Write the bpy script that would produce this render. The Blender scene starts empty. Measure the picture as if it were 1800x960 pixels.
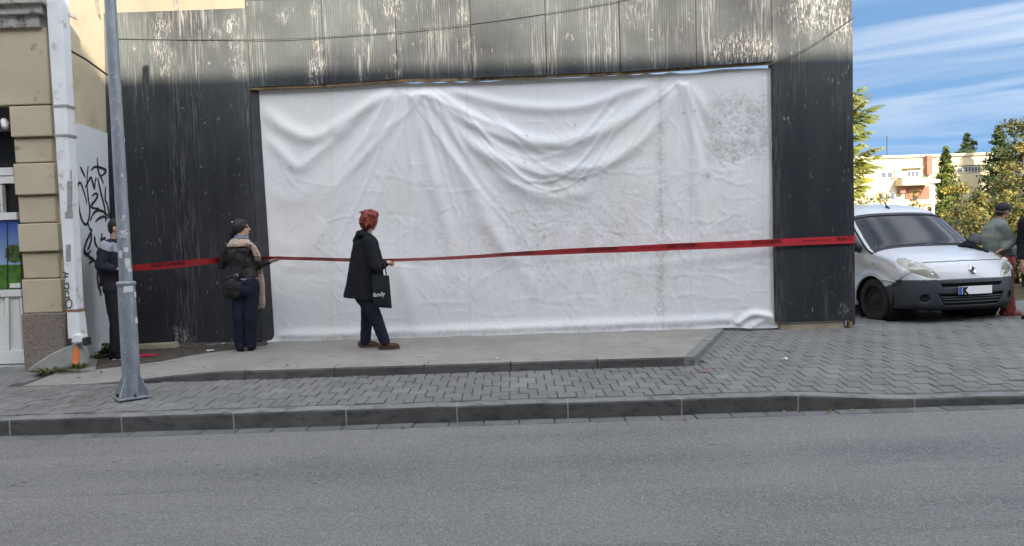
import bpy, bmesh, math, random
import numpy as np
from mathutils import Vector, Matrix, noise
from mathutils.bvhtree import BVHTree
random.seed(7); rng = np.random.default_rng(7)
scn = bpy.context.scene
COL = scn.collection
R = math.radians
# ------------------------------------------------------------------ camera
EYE = Vector((0, 0, 1.6))
CR = Matrix.Rotation(R(90-2.7), 3, 'X') @ Matrix.Rotation(R(-1.8), 3, 'Z')
cd = bpy.data.cameras.new('camera'); cam = bpy.data.objects.new('camera', cd); COL.objects.link(cam)
cam.matrix_world = Matrix.Translation(EYE) @ CR.to_4x4()
cd.lens = 26; cd.sensor_width = 36; cd.clip_start = .05; cd.clip_end = 3000
scn.camera = cam
def P(px, py, Y):
    """real place at distance Y down the sight line of a point measured in the photograph"""
    d = CR @ Vector(((px-900)/1300, -(py-480)/1300, -1))
    return EYE + d*(Y/d.y)
# ------------------------------------------------------------------ sky, sun, exposure
SKYO = 5.3
CIRRUS, CIRRUS_FWD = (1.55, 1.75, 1.95), 34.0
SUN_EL, SUN_AZ = 29.0, 20.0          # sun behind the camera, a little to the right
w = bpy.data.worlds.new('World'); scn.world = w; w.use_nodes = True
wn = w.node_tree; wn.nodes.clear()
wo = wn.nodes.new('ShaderNodeOutputWorld'); bg = wn.nodes.new('ShaderNodeBackground')
sky = wn.nodes.new('ShaderNodeTexSky'); sky.sky_type = 'NISHITA'; sky.sun_disc = False
sky.sun_elevation = R(SUN_EL); sky.sun_rotation = R(180-SUN_AZ)
sky.air_density = 1.0; sky.dust_density = .4; sky.ozone_density = 1.1
tc = wn.nodes.new('ShaderNodeTexCoord'); mp = wn.nodes.new('ShaderNodeMapping')
def wmath(op, x, y=0.0, clamp=False):
    n = wn.nodes.new('ShaderNodeMath'); n.operation = op; n.use_clamp = clamp
    for i, v in enumerate((x, y)):
        if isinstance(v, bpy.types.NodeSocket): wn.links.new(v, n.inputs[i])
        else: n.inputs[i].default_value = v
    return n.outputs[0]
# clear autumn sky: the whitish band at the horizon is hidden by relief, so look the colour up a little higher
sx = wn.nodes.new('ShaderNodeSeparateXYZ'); wn.links.new(tc.outputs['Generated'], sx.inputs[0])
cbx = wn.nodes.new('ShaderNodeCombineXYZ'); wn.links.new(sx.outputs[0], cbx.inputs[0]); wn.links.new(sx.outputs[1], cbx.inputs[1])
wn.links.new(wmath('MULTIPLY_ADD', wmath('MAXIMUM', sx.outputs[2], 0.0), .75), cbx.inputs[2]); cbx.inputs[2].links[0].from_node.inputs[2].default_value = .40
nrm = wn.nodes.new('ShaderNodeVectorMath'); nrm.operation = 'NORMALIZE'; wn.links.new(cbx.outputs[0], nrm.inputs[0]); wn.links.new(nrm.outputs[0], sky.inputs[0])
# thin cirrus veil: long streaks, brighter towards the sun as ice cloud scatters forward, gain raised to lift the shade
mp.inputs['Rotation'].default_value = (R(3), R(9), R(12)); mp.inputs['Scale'].default_value = (1.6, 1.2, 17); mp.inputs['Location'].default_value = (SKYO, 0, 0)
nz = wn.nodes.new('ShaderNodeTexNoise'); nz.inputs['Scale'].default_value = 1.5; nz.inputs['Detail'].default_value = 7; nz.inputs['Roughness'].default_value = .55; nz.inputs['Distortion'].default_value = .5
rp = wn.nodes.new('ShaderNodeValToRGB'); rp.color_ramp.elements[0].position = .42; rp.color_ramp.elements[1].position = .80
rp.color_ramp.elements[0].color = (.06, .06, .06, 1); rp.color_ramp.elements[1].color = (.62, .62, .62, 1)
SUNV = (math.sin(R(SUN_AZ))*math.cos(R(SUN_EL)), -math.cos(R(SUN_AZ))*math.cos(R(SUN_EL)), math.sin(R(SUN_EL)))
dt = wn.nodes.new('ShaderNodeVectorMath'); dt.operation = 'DOT_PRODUCT'; wn.links.new(tc.outputs['Generated'], dt.inputs[0]); dt.inputs[1].default_value = SUNV
ph = wmath('POWER', wmath('MULTIPLY_ADD', dt.outputs['Value'], .5, True), 2.2); ph.node.inputs[0].links[0].from_node.inputs[2].default_value = .5
gain = wmath('MULTIPLY_ADD', ph, CIRRUS_FWD); gain.node.inputs[2].default_value = 1
cc = wn.nodes.new('ShaderNodeVectorMath'); cc.operation = 'SCALE'; cc.inputs[0].default_value = CIRRUS; wn.links.new(gain, cc.inputs['Scale'])
mx = wn.nodes.new('ShaderNodeMix'); mx.data_type = 'RGBA'
wn.links.new(tc.outputs['Generated'], mp.inputs[0]); wn.links.new(mp.outputs[0], nz.inputs['Vector'])
wn.links.new(nz.outputs[0], rp.inputs[0]); wn.links.new(rp.outputs[0], mx.inputs[0]); hs = wn.nodes.new('ShaderNodeHueSaturation'); hs.inputs['Saturation'].default_value = 1.32; hs.inputs['Hue'].default_value = .496; wn.links.new(sky.outputs[0], hs.inputs['Color']); wn.links.new(hs.outputs[0], mx.inputs[6]); wn.links.new(cc.outputs[0], mx.inputs[7])
wn.links.new(mx.outputs[2], bg.inputs[0]); wn.links.new(bg.outputs[0], wo.inputs[0])
bg.inputs[1].default_value = .095
sd = bpy.data.lights.new('sun', 'SUN'); sd.energy = 4.4; sd.angle = R(.53); sd.color = (1, .955, .88)
sun = bpy.data.objects.new('sun', sd); COL.objects.link(sun)
sv = Vector((math.sin(R(SUN_AZ))*math.cos(R(SUN_EL)), -math.cos(R(SUN_AZ))*math.cos(R(SUN_EL)), math.sin(R(SUN_EL))))
sun.rotation_euler = sv.to_track_quat('Z', 'Y').to_euler(); sun.location = (0, 0, 30)
scn.view_settings.view_transform = 'Standard'; scn.view_settings.look = 'None'
scn.view_settings.exposure = 1.5; scn.view_settings.use_white_balance = True; scn.view_settings.white_balance_temperature = 7550; scn.view_settings.white_balance_tint = 16; scn.view_settings.gamma = 1
scn.render.engine = 'CYCLES'; scn.cycles.max_bounces = 6; scn.cycles.use_denoising = True
scn.render.resolution_x = 1024; scn.render.resolution_y = 546

# ------------------------------------------------------------------ materials
def node(nt, t, **kw):
    n = nt.nodes.new('ShaderNode'+t)
    for k, v in kw.items():
        k = k.replace('_', ' ')
        if k in n.inputs: n.inputs[k].default_value = v
        else: setattr(n, k.replace(' ', '_'), v)
    return n
def newmat(name):
    m = bpy.data.materials.new(name); m.use_nodes = True
    return m, m.node_tree, m.node_tree.nodes['Principled BSDF']
def coordv(nt, coord, stretch=(1, 1, 1), off=(0, 0, 0)):
    if coord == 'Position': o = node(nt, 'NewGeometry').outputs['Position']
    else: o = node(nt, 'TexCoord').outputs[coord]
    mpn = node(nt, 'Mapping'); mpn.inputs['Scale'].default_value = stretch; mpn.inputs['Location'].default_value = off
    nt.links.new(o, mpn.inputs[0]); return mpn.outputs[0]
def nfac(nt, vec, scale, lo, hi, detail=4, rough=.55, dist=0):
    n = node(nt, 'TexNoise', Scale=scale, Detail=detail, Roughness=rough, Distortion=dist); nt.links.new(vec, n.inputs['Vector'])
    r = node(nt, 'MapRange'); r.inputs[1].default_value = lo; r.inputs[2].default_value = hi; nt.links.new(n.outputs[0], r.inputs[0])
    return r.outputs[0]
def mixc(nt, f, a, b):
    m = node(nt, 'Mix', data_type='RGBA')
    for v, i in ((f, 0), (a, 6), (b, 7)):
        if hasattr(v, 'is_linked') or isinstance(v, bpy.types.NodeSocket): nt.links.new(v, m.inputs[i])
        else: m.inputs[i].default_value = v if i == 0 else (*v, 1) if len(v) == 3 else v
    return m.outputs[2]
def math2(nt, op, a, b=0.0, clamp=False):
    m = node(nt, 'Math', operation=op, use_clamp=clamp)
    for i, v in enumerate((a, b)):
        if isinstance(v, bpy.types.NodeSocket): nt.links.new(v, m.inputs[i])
        else: m.inputs[i].default_value = v
    return m.outputs[0]
def pmat(name, c1, c2=None, scale=6, rough=.75, bump=0, bscale=60, metal=0, stretch=(1, 1, 1), c3=None, s3=40, t3=(.58, .68), coord='Position', rnd=0, lo=.35, hi=.65, spec=.5, bst=(1, 1, 1), coat=0):
    m, nt, b = newmat(name)
    v = coordv(nt, coord, stretch)
    col = None
    if c2: col = mixc(nt, nfac(nt, v, scale, lo, hi, 6), c1, c2)
    if c3:
        f3 = nfac(nt, coordv(nt, coord, bst), s3, t3[0], t3[1], 3)
        col = mixc(nt, f3, col if col else c1, c3)
    if rnd:
        oi = node(nt, 'ObjectInfo'); h = node(nt, 'HueSaturation')
        mr = node(nt, 'MapRange'); mr.inputs[3].default_value = 1-rnd; mr.inputs[4].default_value = 1+rnd
        nt.links.new(oi.outputs['Random'], mr.inputs[0]); nt.links.new(mr.outputs[0], h.inputs['Value'])
        if col: nt.links.new(col, h.inputs['Color'])
        else: h.inputs['Color'].default_value = (*c1, 1)
        col = h.outputs[0]
    if col: nt.links.new(col, b.inputs['Base Color'])
    else: b.inputs['Base Color'].default_value = (*c1, 1)
    b.inputs['Roughness'].default_value = rough; b.inputs['Metallic'].default_value = metal
    b.inputs['Specular IOR Level'].default_value = spec; b.inputs['Coat Weight'].default_value = coat
    if bump:
        n = node(nt, 'TexNoise', Scale=bscale, Detail=5); nt.links.new(coordv(nt, coord, bst), n.inputs['Vector'])
        bp = node(nt, 'Bump', Strength=min(1, bump), Distance=.01); nt.links.new(n.outputs[0], bp.inputs['Height']); nt.links.new(bp.outputs[0], b.inputs['Normal'])
    return m

# ------------------------------------------------------------------ mesh helpers
def empty(name, loc, rz=0):
    o = bpy.data.objects.new(name, None); COL.objects.link(o); o.location = loc; o.rotation_euler = (0, 0, rz); o.empty_display_size = .2
    return o
def tag(o, label=None, cat=None, group=None, kind=None):
    if label: o['label'] = label
    if cat: o['category'] = cat
    if group: o['group'] = group
    if kind: o['kind'] = kind
    return o
def thing(name, label, cat, loc, group=None, rz=0): return tag(empty(name, loc, rz), label, cat, group)
def wloc(p):
    v = Vector((0, 0, 0))
    while p is not None: v = v+p.location; p = p.parent
    return v
class MB:
    def __init__(s): s.v = []; s.f = []
    def add(s, vs, fs):
        o = len(s.v); s.v += [Vector(q) for q in vs]; s.f += [tuple(i+o for i in f) for f in fs]; return s
    def box(s, x0, x1, y0, y1, z0, z1, M=None):
        vs = [Vector((x, y, z)) for z in (z0, z1) for y in (y0, y1) for x in (x0, x1)]
        if M: vs = [M @ q for q in vs]
        return s.add(vs, [(0, 2, 3, 1), (4, 5, 7, 6), (0, 1, 5, 4), (2, 6, 7, 3), (0, 4, 6, 2), (1, 3, 7, 5)])
    def hexa(s, lo, hi):      # two quads (lists of 4) bottom/top
        return s.add(list(lo)+list(hi), [(3, 2, 1, 0), (4, 5, 6, 7), (0, 1, 5, 4), (1, 2, 6, 5), (2, 3, 7, 6), (3, 0, 4, 7)])
    def prism(s, poly, d):    # planar polygon (3d), extruded by vector d
        n = len(poly); d = Vector(d)
        return s.add([Vector(q) for q in poly]+[Vector(q)+d for q in poly], [tuple(range(n))[::-1], tuple(range(n, 2*n))]+[(i, (i+1) % n, n+(i+1) % n, n+i) for i in range(n)])
    def tube(s, pts, r, n=10, cap=True):
        pts = [Vector(q) for q in pts]; rs = r if isinstance(r, (list, tuple)) else [r]*len(pts)
        up = None; rings = []
        for i, p in enumerate(pts):
            t = (pts[min(i+1, len(pts)-1)]-pts[max(i-1, 0)]).normalized()
            if up is None: up = t.orthogonal().normalized()
            else: up = (up-t*up.dot(t)).normalized()
            b = t.cross(up)
            rings.append([p+(up*math.cos(2*math.pi*k/n)+b*math.sin(2*math.pi*k/n))*rs[i] for k in range(n)])
        vs = [q for g in rings for q in g]; fs = []
        for i in range(len(pts)-1):
            for k in range(n): fs.append((i*n+k, i*n+(k+1) % n, (i+1)*n+(k+1) % n, (i+1)*n+k))
        if cap: fs += [tuple(range(n))[::-1], tuple((len(pts)-1)*n+k for k in range(n))]
        return s.add(vs, fs)
    def ell(s, c, r, M=None, nu=14, nv=10):
        c = Vector(c); r = (r, r, r) if isinstance(r, (int, float)) else r
        vs = []
        for j in range(nv+1):
            th = math.pi*j/nv
            for i in range(nu):
                ph = 2*math.pi*i/nu; q = Vector((r[0]*math.sin(th)*math.cos(ph), r[1]*math.sin(th)*math.sin(ph), r[2]*math.cos(th)))
                vs.append(c+(M @ q if M else q))
        fs = []
        for j in range(nv):
            for i in range(nu): fs.append((j*nu+i, (j+1)*nu+i, (j+1)*nu+(i+1) % nu, j*nu+(i+1) % nu))
        return s.add(vs, fs)
    def cap(s, a, b, ra, rb, n=12):
        a, b = Vector(a), Vector(b)
        d = b-a
        if d.length < 1e-5: return s.ell(a, max(ra, rb))
        pts = []; rs = []
        u = d.normalized()
        for k in range(5): t = math.pi/2*k/4; pts.append(a-u*ra*math.cos(t)*.999); rs.append(max(.0008, ra*math.sin(t)))
        for k in range(5): t = math.pi/2*k/4; pts.append(b+u*rb*math.sin(t)*.999); rs.append(max(.0008, rb*math.cos(t)))
        return s.tube(pts, rs, n)
    def lathe(s, prof, c, axis='z', n=24, M=None):
        vs = []; c = Vector(c)
        for (r, h) in prof:
            for k in range(n):
                a = 2*math.pi*k/n
                q = Vector((r*math.cos(a), r*math.sin(a), h)) if axis == 'z' else Vector((r*math.cos(a), h, r*math.sin(a)))
                vs.append(c+(M @ q if M else q))
        fs = []
        for j in range(len(prof)-1):
            for k in range(n): fs.append((j*n+k, j*n+(k+1) % n, (j+1)*n+(k+1) % n, (j+1)*n+k))
        return s.add(vs, fs)
    def mesh(s, name, off=Vector((0, 0, 0)), smooth=False):
        me = bpy.data.meshes.new(name); me.from_pydata([tuple(q-off) for q in s.v], [], s.f)
        if smooth: me.shade_smooth()
        me.update(); return me
    def build(s, name, mat, parent=None, smooth=False, bevel=0, local=False, fix=True):
        off = wloc(parent) if (parent is not None and not local) else Vector((0, 0, 0))
        me = s.mesh(name, off)
        if fix:
            bm = bmesh.new(); bm.from_mesh(me); bmesh.ops.recalc_face_normals(bm, faces=bm.faces); bm.to_mesh(me); bm.free()
        if smooth: me.shade_smooth()
        return link(name, me, mat, parent, bevel)
def link(name, me, mat, parent=None, bevel=0):
    o = bpy.data.objects.new(name, me); COL.objects.link(o)
    if mat:
        for m in (mat if isinstance(mat, (list, tuple)) else [mat]): me.materials.append(m)
    if parent is not None: o.parent = parent
    if bevel:
        b = o.modifiers.new('b', 'BEVEL'); b.width = bevel; b.segments = 2; b.limit_method = 'ANGLE'
    return o
def remesh(mb, voxel, sm=4, factor=.5, fold=0, fscale=9, fstretch=(1, 1, .5)):
    me = mb.mesh('tmp'); o = bpy.data.objects.new('tmp', me); COL.objects.link(o)
    m = o.modifiers.new('r', 'REMESH'); m.mode = 'VOXEL'; m.voxel_size = voxel; m.use_smooth_shade = True
    if sm: q = o.modifiers.new('s', 'SMOOTH'); q.factor = factor; q.iterations = sm
    dg = bpy.context.evaluated_depsgraph_get(); r = bpy.data.meshes.new_from_object(o.evaluated_get(dg))
    bpy.data.objects.remove(o); bpy.data.meshes.remove(me)
    if fold:
        nv = len(r.vertices); co = np.empty(nv*3); r.vertices.foreach_get('co', co); co = co.reshape(-1, 3)
        no = np.empty(nv*3); r.vertices.foreach_get('normal', no); no = no.reshape(-1, 3)
        h = np.array([noise.noise(Vector((c[0]*fscale*fstretch[0], c[1]*fscale*fstretch[1], c[2]*fscale*fstretch[2])))+.5*noise.noise(Vector(c)*fscale*2.3) for c in co])
        co = co+no*(h*fold)[:, None]; r.vertices.foreach_set('co', co.ravel())
    r.shade_smooth(); r.update()
    return r
def np_mesh(name, V, F, smooth=False):
    me = bpy.data.meshes.new(name); V = np.asarray(V, dtype=np.float32); F = np.asarray(F, dtype=np.int32)
    me.vertices.add(len(V)); me.vertices.foreach_set('co', V.ravel())
    k = F.shape[1]; me.loops.add(F.size); me.loops.foreach_set('vertex_index', F.ravel())
    me.polygons.add(len(F)); me.polygons.foreach_set('loop_start', np.arange(0, F.size, k, dtype=np.int32)); me.polygons.foreach_set('loop_total', np.full(len(F), k, dtype=np.int32))
    me.update(calc_edges=True); me.validate()
    if smooth: me.shade_smooth()
    return me
def text2d(body, size=1.0, bold=0, align='LEFT', space=1.0):
    cu = bpy.data.curves.new('t', 'FONT'); cu.body = body; cu.size = size; cu.align_x = align; cu.offset = bold; cu.space_character = space; cu.resolution_u = 3
    o = bpy.data.objects.new('t', cu); COL.objects.link(o)
    dg = bpy.context.evaluated_depsgraph_get(); dg.update(); me = bpy.data.meshes.new_from_object(o.evaluated_get(dg))
    bm = bmesh.new(); bm.from_mesh(me); bmesh.ops.triangulate(bm, faces=bm.faces)
    vs = [v.co.copy() for v in bm.verts]; fs = [tuple(v.index for v in f.verts) for f in bm.faces]
    bm.free(); bpy.data.objects.remove(o); bpy.data.meshes.remove(me)
    return vs, fs
def ribbon(mb, pts, width, nrm, cyc=False):
    """flat stroke of paint along 3d points, lying in the plane with normal nrm"""
    pts = [Vector(q) for q in pts]; nrm = Vector(nrm).normalized(); vs = []; n = len(pts)
    for i, p in enumerate(pts):
        t = (pts[min(i+1, n-1)]-pts[max(i-1, 0)]); 
        if t.length < 1e-6: t = Vector((0, 0, 1))
        sd_ = t.normalized().cross(nrm).normalized(); wd = width[i] if isinstance(width, list) else width
        vs += [p+sd_*wd/2, p-sd_*wd/2]
    return mb.add(vs, [(2*i, 2*i+1, 2*i+3, 2*i+2) for i in range(n-1)])
def spline(pts, n=8):
    pts = [Vector(q) for q in pts]; out = []
    for i in range(len(pts)-1):
        p0 = pts[max(i-1, 0)]; p1 = pts[i]; p2 = pts[i+1]; p3 = pts[min(i+2, len(pts)-1)]
        for k in range(n):
            t = k/n; out.append(.5*((2*p1)+(p2-p0)*t+(2*p0-5*p1+4*p2-p3)*t*t+(3*p1-p0-3*p2+p3)*t**3))
    out.append(pts[-1]); return out

# ================================================================== GROUND, ROAD, KERB, PAVEMENT
KY = 6.44                                   # front face of the kerb
def ss(x, a, b): t = min(1, max(0, (x-a)/(b-a))); return t*t*(3-2*t)
def kerb_h(x): return .147-.062*ss(x, 2.35, 3.5)
def zs(x, y):                                # pavement height
    base = .147+.043*(min(y, 9.7)-KY)
    return base-(.147-kerb_h(x))*(1-ss(y, KY, KY+1.1))
def asphalt():
    m, nt, b = newmat('asphalt')
    v = coordv(nt, 'Position')
    col = mixc(nt, nfac(nt, v, .7, .3, .7, 5), (.142, .136, .126), (.168, .161, .149))
    # worn wheel track, darker and with small bitumen patches
    sp = node(nt, 'SeparateXYZ'); nt.links.new(v, sp.inputs[0])
    tr = math2(nt, 'SUBTRACT', 1, math2(nt, 'MULTIPLY', math2(nt, 'ABSOLUTE', math2(nt, 'SUBTRACT', sp.outputs[1], 5.25)), 2.6), True)
    col = mixc(nt, math2(nt, 'MULTIPLY', tr, nfac(nt, coordv(nt, 'Position', (.5, 1.6, 1)), 1.7, .25, .65, 5)), col, (.085, .086, .088))
    col = mixc(nt, math2(nt, 'MULTIPLY', nfac(nt, coordv(nt, 'Position', (.35, 1.2, 1)), 1.1, .45, .7, 6), .75), col, (.095, .092, .087))
    col = mixc(nt, math2(nt, 'MULTIPLY', nfac(nt, coordv(nt, 'Position', (.22, 5, 1)), 1.3, .54, .72, 6), .55), col, (.075, .073, .07))
    vs = coordv(nt, 'Position', (1, 1.9, 1))
    vo = node(nt, 'TexVoronoi', Scale=3.4); nt.links.new(vs, vo.inputs['Vector'])
    spot = math2(nt, 'LESS_THAN', vo.outputs['Distance'], .10)
    gate = math2(nt, 'MULTIPLY', math2(nt, 'GREATER_THAN', tr, .05), nfac(nt, v, 2.3, .38, .45, 2))
    col = mixc(nt, math2(nt, 'MULTIPLY', math2(nt, 'MULTIPLY', spot, gate), .92), col, (.035, .035, .037))
    # aggregate
    ag = node(nt, 'TexVoronoi', Scale=95); nt.links.new(v, ag.inputs['Vector'])
    hsv = node(nt, 'SeparateColor'); nt.links.new(ag.outputs['Color'], hsv.inputs[0])
    col = mixc(nt, nfac(nt, v, 110, .53, .68, 3, .8), col, (.32, .312, .295))
    col = mixc(nt, nfac(nt, v, 85, .53, .68, 3, .8), col, (.06, .06, .061))
    col = mixc(nt, math2(nt, 'MULTIPLY', math2(nt, 'GREATER_THAN', hsv.outputs[0], .8), .45), col, (.27, .27, .26))
    nt.links.new(col, b.inputs['Base Color']); b.inputs['Roughness'].default_value = .8
    bp = node(nt, 'Bump', Strength=.6, Distance=.006)
    nt.links.new(ag.outputs['Distance'], bp.inputs['Height']); nt.links.new(bp.outputs[0], b.inputs['Normal'])
    return m
M_asph = asphalt()
M_soil = pmat('soil', (.035, .027, .021), (.075, .06, .046), 9, .95, .5, 40)
M_field = pmat('dry_grass_ground', (.10, .095, .05), (.16, .13, .07), 1.5, .95, .5, 30)
M_joint = pmat('joint_sand', (.05, .05, .048), (.075, .07, .06), 9, .95)
M_paver = pmat('paver_concrete', (.136, .133, .125), (.176, .171, .160), 2.2, .85, .25, 90, c3=(.10, .10, .098), s3=70, t3=(.55, .75), rnd=.12)
M_pavery = pmat('paver_concrete_field', (.136, .133, .125), (.176, .171, .160), 2.2, .85, .25, 90, c3=(.10, .10, .098), s3=70, t3=(.55, .75))
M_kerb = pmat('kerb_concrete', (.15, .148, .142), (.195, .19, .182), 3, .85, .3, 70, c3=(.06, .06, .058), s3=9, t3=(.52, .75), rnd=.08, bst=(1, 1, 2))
M_kface = pmat('kerb_face_dark', (.062, .061, .058), (.095, .092, .087), 3, .9, .3, 70, c3=(.035, .034, .033), s3=7, t3=(.5, .72), rnd=.1, bst=(1, 1, 2))  # darker tone for the stone faces turned to the road
M_slab = pmat('platform_concrete', (.215, .20, .18), (.27, .255, .228), 1.6, .9, .3, 60, c3=(.16, .15, .135), s3=6, t3=(.52, .75), bst=(1, 2.2, 1))
M_mortar = pmat('mortar', (.24, .235, .22), (.32, .31, .29), 14, .9)

def strip(name, mat, f, xs, ys, kind='structure'):
    V = [(x, y, f(x, y)) for y in ys for x in xs]; nx = len(xs)
    F = [(j*nx+i, j*nx+i+1, (j+1)*nx+i+1, (j+1)*nx+i) for j in range(len(ys)-1) for i in range(nx-1)]
    o = link(name, np_mesh(name, V, F), mat); o['kind'] = kind; return o
lin = lambda a, b, n: [a+(b-a)*i/(n-1) for i in range(n)]
strip('ground', M_field, lambda x, y: -.25 if y < 12.4 else .2-.0*y, [-900, -60, -5.2, 4.6, 12, 60, 900], [-300, -60, 12.39, 12.41, 60, 300, 1500])
strip('road', M_asph, lambda x, y: -.012*abs(y-KY)*.6, lin(-60, 60, 41), lin(-4.2, KY-.158, 8))
strip('far_pavement', M_slab, lambda x, y: .1, [-60, 60], [-6.6, -4.2])

# gutter slabs between asphalt and kerb
gut = strip('gutter', M_joint, lambda x, y: -.012, lin(-9, 8, 3), [KY-.165, KY+.02])
def slab_mesh(name, sx, sy, h, ch=.006, seed=0):
    r = random.Random(seed); mb = MB(); j = lambda: r.uniform(-.0015, .0015)
    a, b = sx/2, sy/2
    lo = [(-a, -b, -h), (a, -b, -h), (a, b, -h), (-a, b, -h)]; md = [(-a, -b, -ch), (a, -b, -ch), (a, b, -ch), (-a, b, -ch)]
    tp = [(-a+ch, -b+ch, j()), (a-ch, -b+ch, j()), (a-ch, b-ch, j()), (-a+ch, b-ch, j())]
    mb.add(lo+md+tp, [(0, 1, 5, 4), (1, 2, 6, 5), (2, 3, 7, 6), (3, 0, 4, 7), (4, 5, 9, 8), (5, 6, 10, 9), (6, 7, 11, 10), (7, 4, 8, 11), (8, 9, 10, 11)])
    me = mb.mesh(name); me.materials.append(M_paver); return me
M_gut = pmat('gutter_concrete', (.105, .105, .102), (.14, .14, .135), 5, .85, .25, 90, c3=(.06, .06, .058), s3=40, t3=(.52, .75), rnd=.16)
gms = [slab_mesh('gutter_slab', .298, .150, .04, .005, s) for s in range(3)]
for q_ in gms: q_.materials[0] = M_gut
x = -7.5
while x < 6.3:
    o = bpy.data.objects.new('gutter_slab', random.choice(gms)); COL.objects.link(o); o.parent = gut
    o.location = (x, KY-.080, random.uniform(.001, .006)); o.rotation_euler = (R(random.uniform(-.6, .6)), R(random.uniform(-.4, .4)), R(random.uniform(-.4, .4))); x += .307

# kerb: one metre stones
kerb = strip('kerb', M_mortar, lambda x, y: kerb_h(x)-.03, lin(-8, 7, 40), [KY+.02, KY+.13])
def kerb_stone(x0, x1):
    mb = MB(); n = 7; r = .022
    prof = lambda h: [(KY+random.uniform(-.002, .002), -.05), (KY, h-r), (KY+.006, h-.007), (KY+r, h), (KY+.145, h+.001), (KY+.145, -.05)]
    random.seed(int(x0*100)); rings = []
    for i in range(n):
        xx = x0+(x1-x0)*i/(n-1); h = kerb_h(xx)+random.uniform(-.003, .003)-(.008 if i in (0, n-1) else 0)*random.random()
        rings.append([(xx, y+random.uniform(-.002, .002), z) for y, z in prof(h)])
    k = len(rings[0]); vs = [q for g in rings for q in g]
    fs = [(i*k+a, i*k+a+1, (i+1)*k+a+1, (i+1)*k+a) for i in range(n-1) for a in range(k-1)]+[tuple(range(k)), tuple((n-1)*k+a for a in range(k))[::-1]]
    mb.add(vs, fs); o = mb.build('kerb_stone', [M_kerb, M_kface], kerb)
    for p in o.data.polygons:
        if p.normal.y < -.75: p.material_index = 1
    return o
xj = [P(px, py, KY).x for px, py in ((65, 738), (213, 735), (410, 729), (608, 722), (803, 717), (998, 708), (1198, 703), (1403, 700), (1608, 708))]
xj = [xj[0]-2, xj[0]-1]+xj+[xj[-1]+1, xj[-1]+2, xj[-1]+3]
xj[2] = xj[3]-.985
xj[1] = xj[2]-1; xj[0] = xj[1]-1
for a, b in zip(xj[:-1], xj[1:]): kerb_stone(a+.006, b-.006)
for a in xj[1:-1]: MB().box(a-.0058, a+.0058, KY+.002, KY+.14, -.04, kerb_h(a)-.004).build('mortar_joint', M_mortar, kerb)

# pavement: pinwheel of 20 cm squares and 10 cm squares, stones as separate pieces
PLY = 7.72                                   # front of the concrete platform
PL = [(-4.55, PLY+.12), (-4.3, PLY+.02), (-2.9, PLY), (1.87, PLY), (2.72, 9.62)]
def on_platform(x, y):
    if y < PLY+.06: return False
    xr = 1.87+(y-PLY)*(2.72-1.87)/(9.62-PLY)
    return -5.3 < x < xr
sidewalk = strip('sidewalk', M_joint, lambda x, y: zs(x, y)-.013, lin(-9.5, 12, 60), [KY+.1, 6.7, 6.95, 7.3, 7.72, 8.3, 9, 9.8, 11, 12.4])
def clipY(poly, y0):
    out = []
    for i in range(len(poly)):
        a, b = poly[i], poly[(i+1) % len(poly)]
        if a[1] >= y0: out.append(a)
        if (a[1] >= y0) != (b[1] >= y0):
            t = (y0-a[1])/(b[1]-a[1]); out.append((a[0]+(b[0]-a[0])*t, y0))
    return out
PS = .0872
pm = [slab_mesh('paver', 2*PS-.0085, 2*PS-.0085, .05, .006, s) for s in range(4)]
big = []; small = []
for i in range(-150, 150):
    for j in range(-150, 150):
        cx = PS*(2*i-j)+.03; cy = 8-PS*(i+2*j)
        if -8.6 < cx < 9.5 and KY+.12 < cy < 12.3 and abs(cx) < cy*.78+.9: big.append((cx, cy))
        sx, sy = cx+1.5*PS, cy+.5*PS
        if -8.6 < sx < 9.5 and KY+.2 < sy < 12.3 and abs(sx) < sy*.78+.9: small.append((sx, sy))
def ok(x, y, m=.0):
    if on_platform(x, y): return False
    if x < -5.15 and y > 8.62: return False
    if 2.72 >= x > -5.2 and y > 9.6: return False
    if 2.6 < x < 4.5 and y > 9.72: return False
    return True
big = [c for c in big if ok(*c)]; small = [c for c in small if ok(*c)]
def inview(c): q = abs(c[0])/c[1]; return q < .70
big.sort(key=lambda c: (not inview(c), c[1]))
field = MB(); nobj = 0
def slab_into(mb, poly, z, ch=.006, h=.04):
    c = Vector((sum(p[0] for p in poly)/len(poly), sum(p[1] for p in poly)/len(poly)))
    if len(poly) < 3: return
    n = len(poly); tp = []; md = []
    for p in poly:
        d = Vector(p)-c; l = max(d.length, 1e-4); q = c+d*(1-ch*1.4/l)
        zz = zs(*p)+z; md.append((p[0], p[1], zz-ch)); tp.append((q.x, q.y, zz+random.uniform(-.001, .001)))
    lo = [(a, b, c_-h) for a, b, c_ in md]
    mb.add(lo+md+tp, [(i, (i+1) % n, n+(i+1) % n, n+i) for i in range(n)]+[(n+i, n+(i+1) % n, 2*n+(i+1) % n, 2*n+i) for i in range(n)]+[tuple(range(2*n, 3*n))])
for (cx, cy) in big:
    dz = random.gauss(0, .0022)
    if nobj < 300 and cy-PS > KY+.15:
        o = bpy.data.objects.new('paver', pm[nobj % 4]); COL.objects.link(o); o.parent = sidewalk
        sl = math.atan(.043); slx = math.atan((zs(cx+.1, cy)-zs(cx-.1, cy))/.2); sly = math.atan((zs(cx, cy+.1)-zs(cx, cy-.1))/.2)
        o.location = (cx, cy, zs(cx, cy)+dz); o.rotation_euler = (sly+R(random.gauss(0, .5)), -slx+R(random.gauss(0, .5)), R(random.gauss(0, .5))); nobj += 1
    else:
        a = PS-.0038; poly = clipY([(cx-a, cy-a), (cx+a, cy-a), (cx+a, cy+a), (cx-a, cy+a)], KY+.151)
        slab_into(field, poly, dz)
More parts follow.
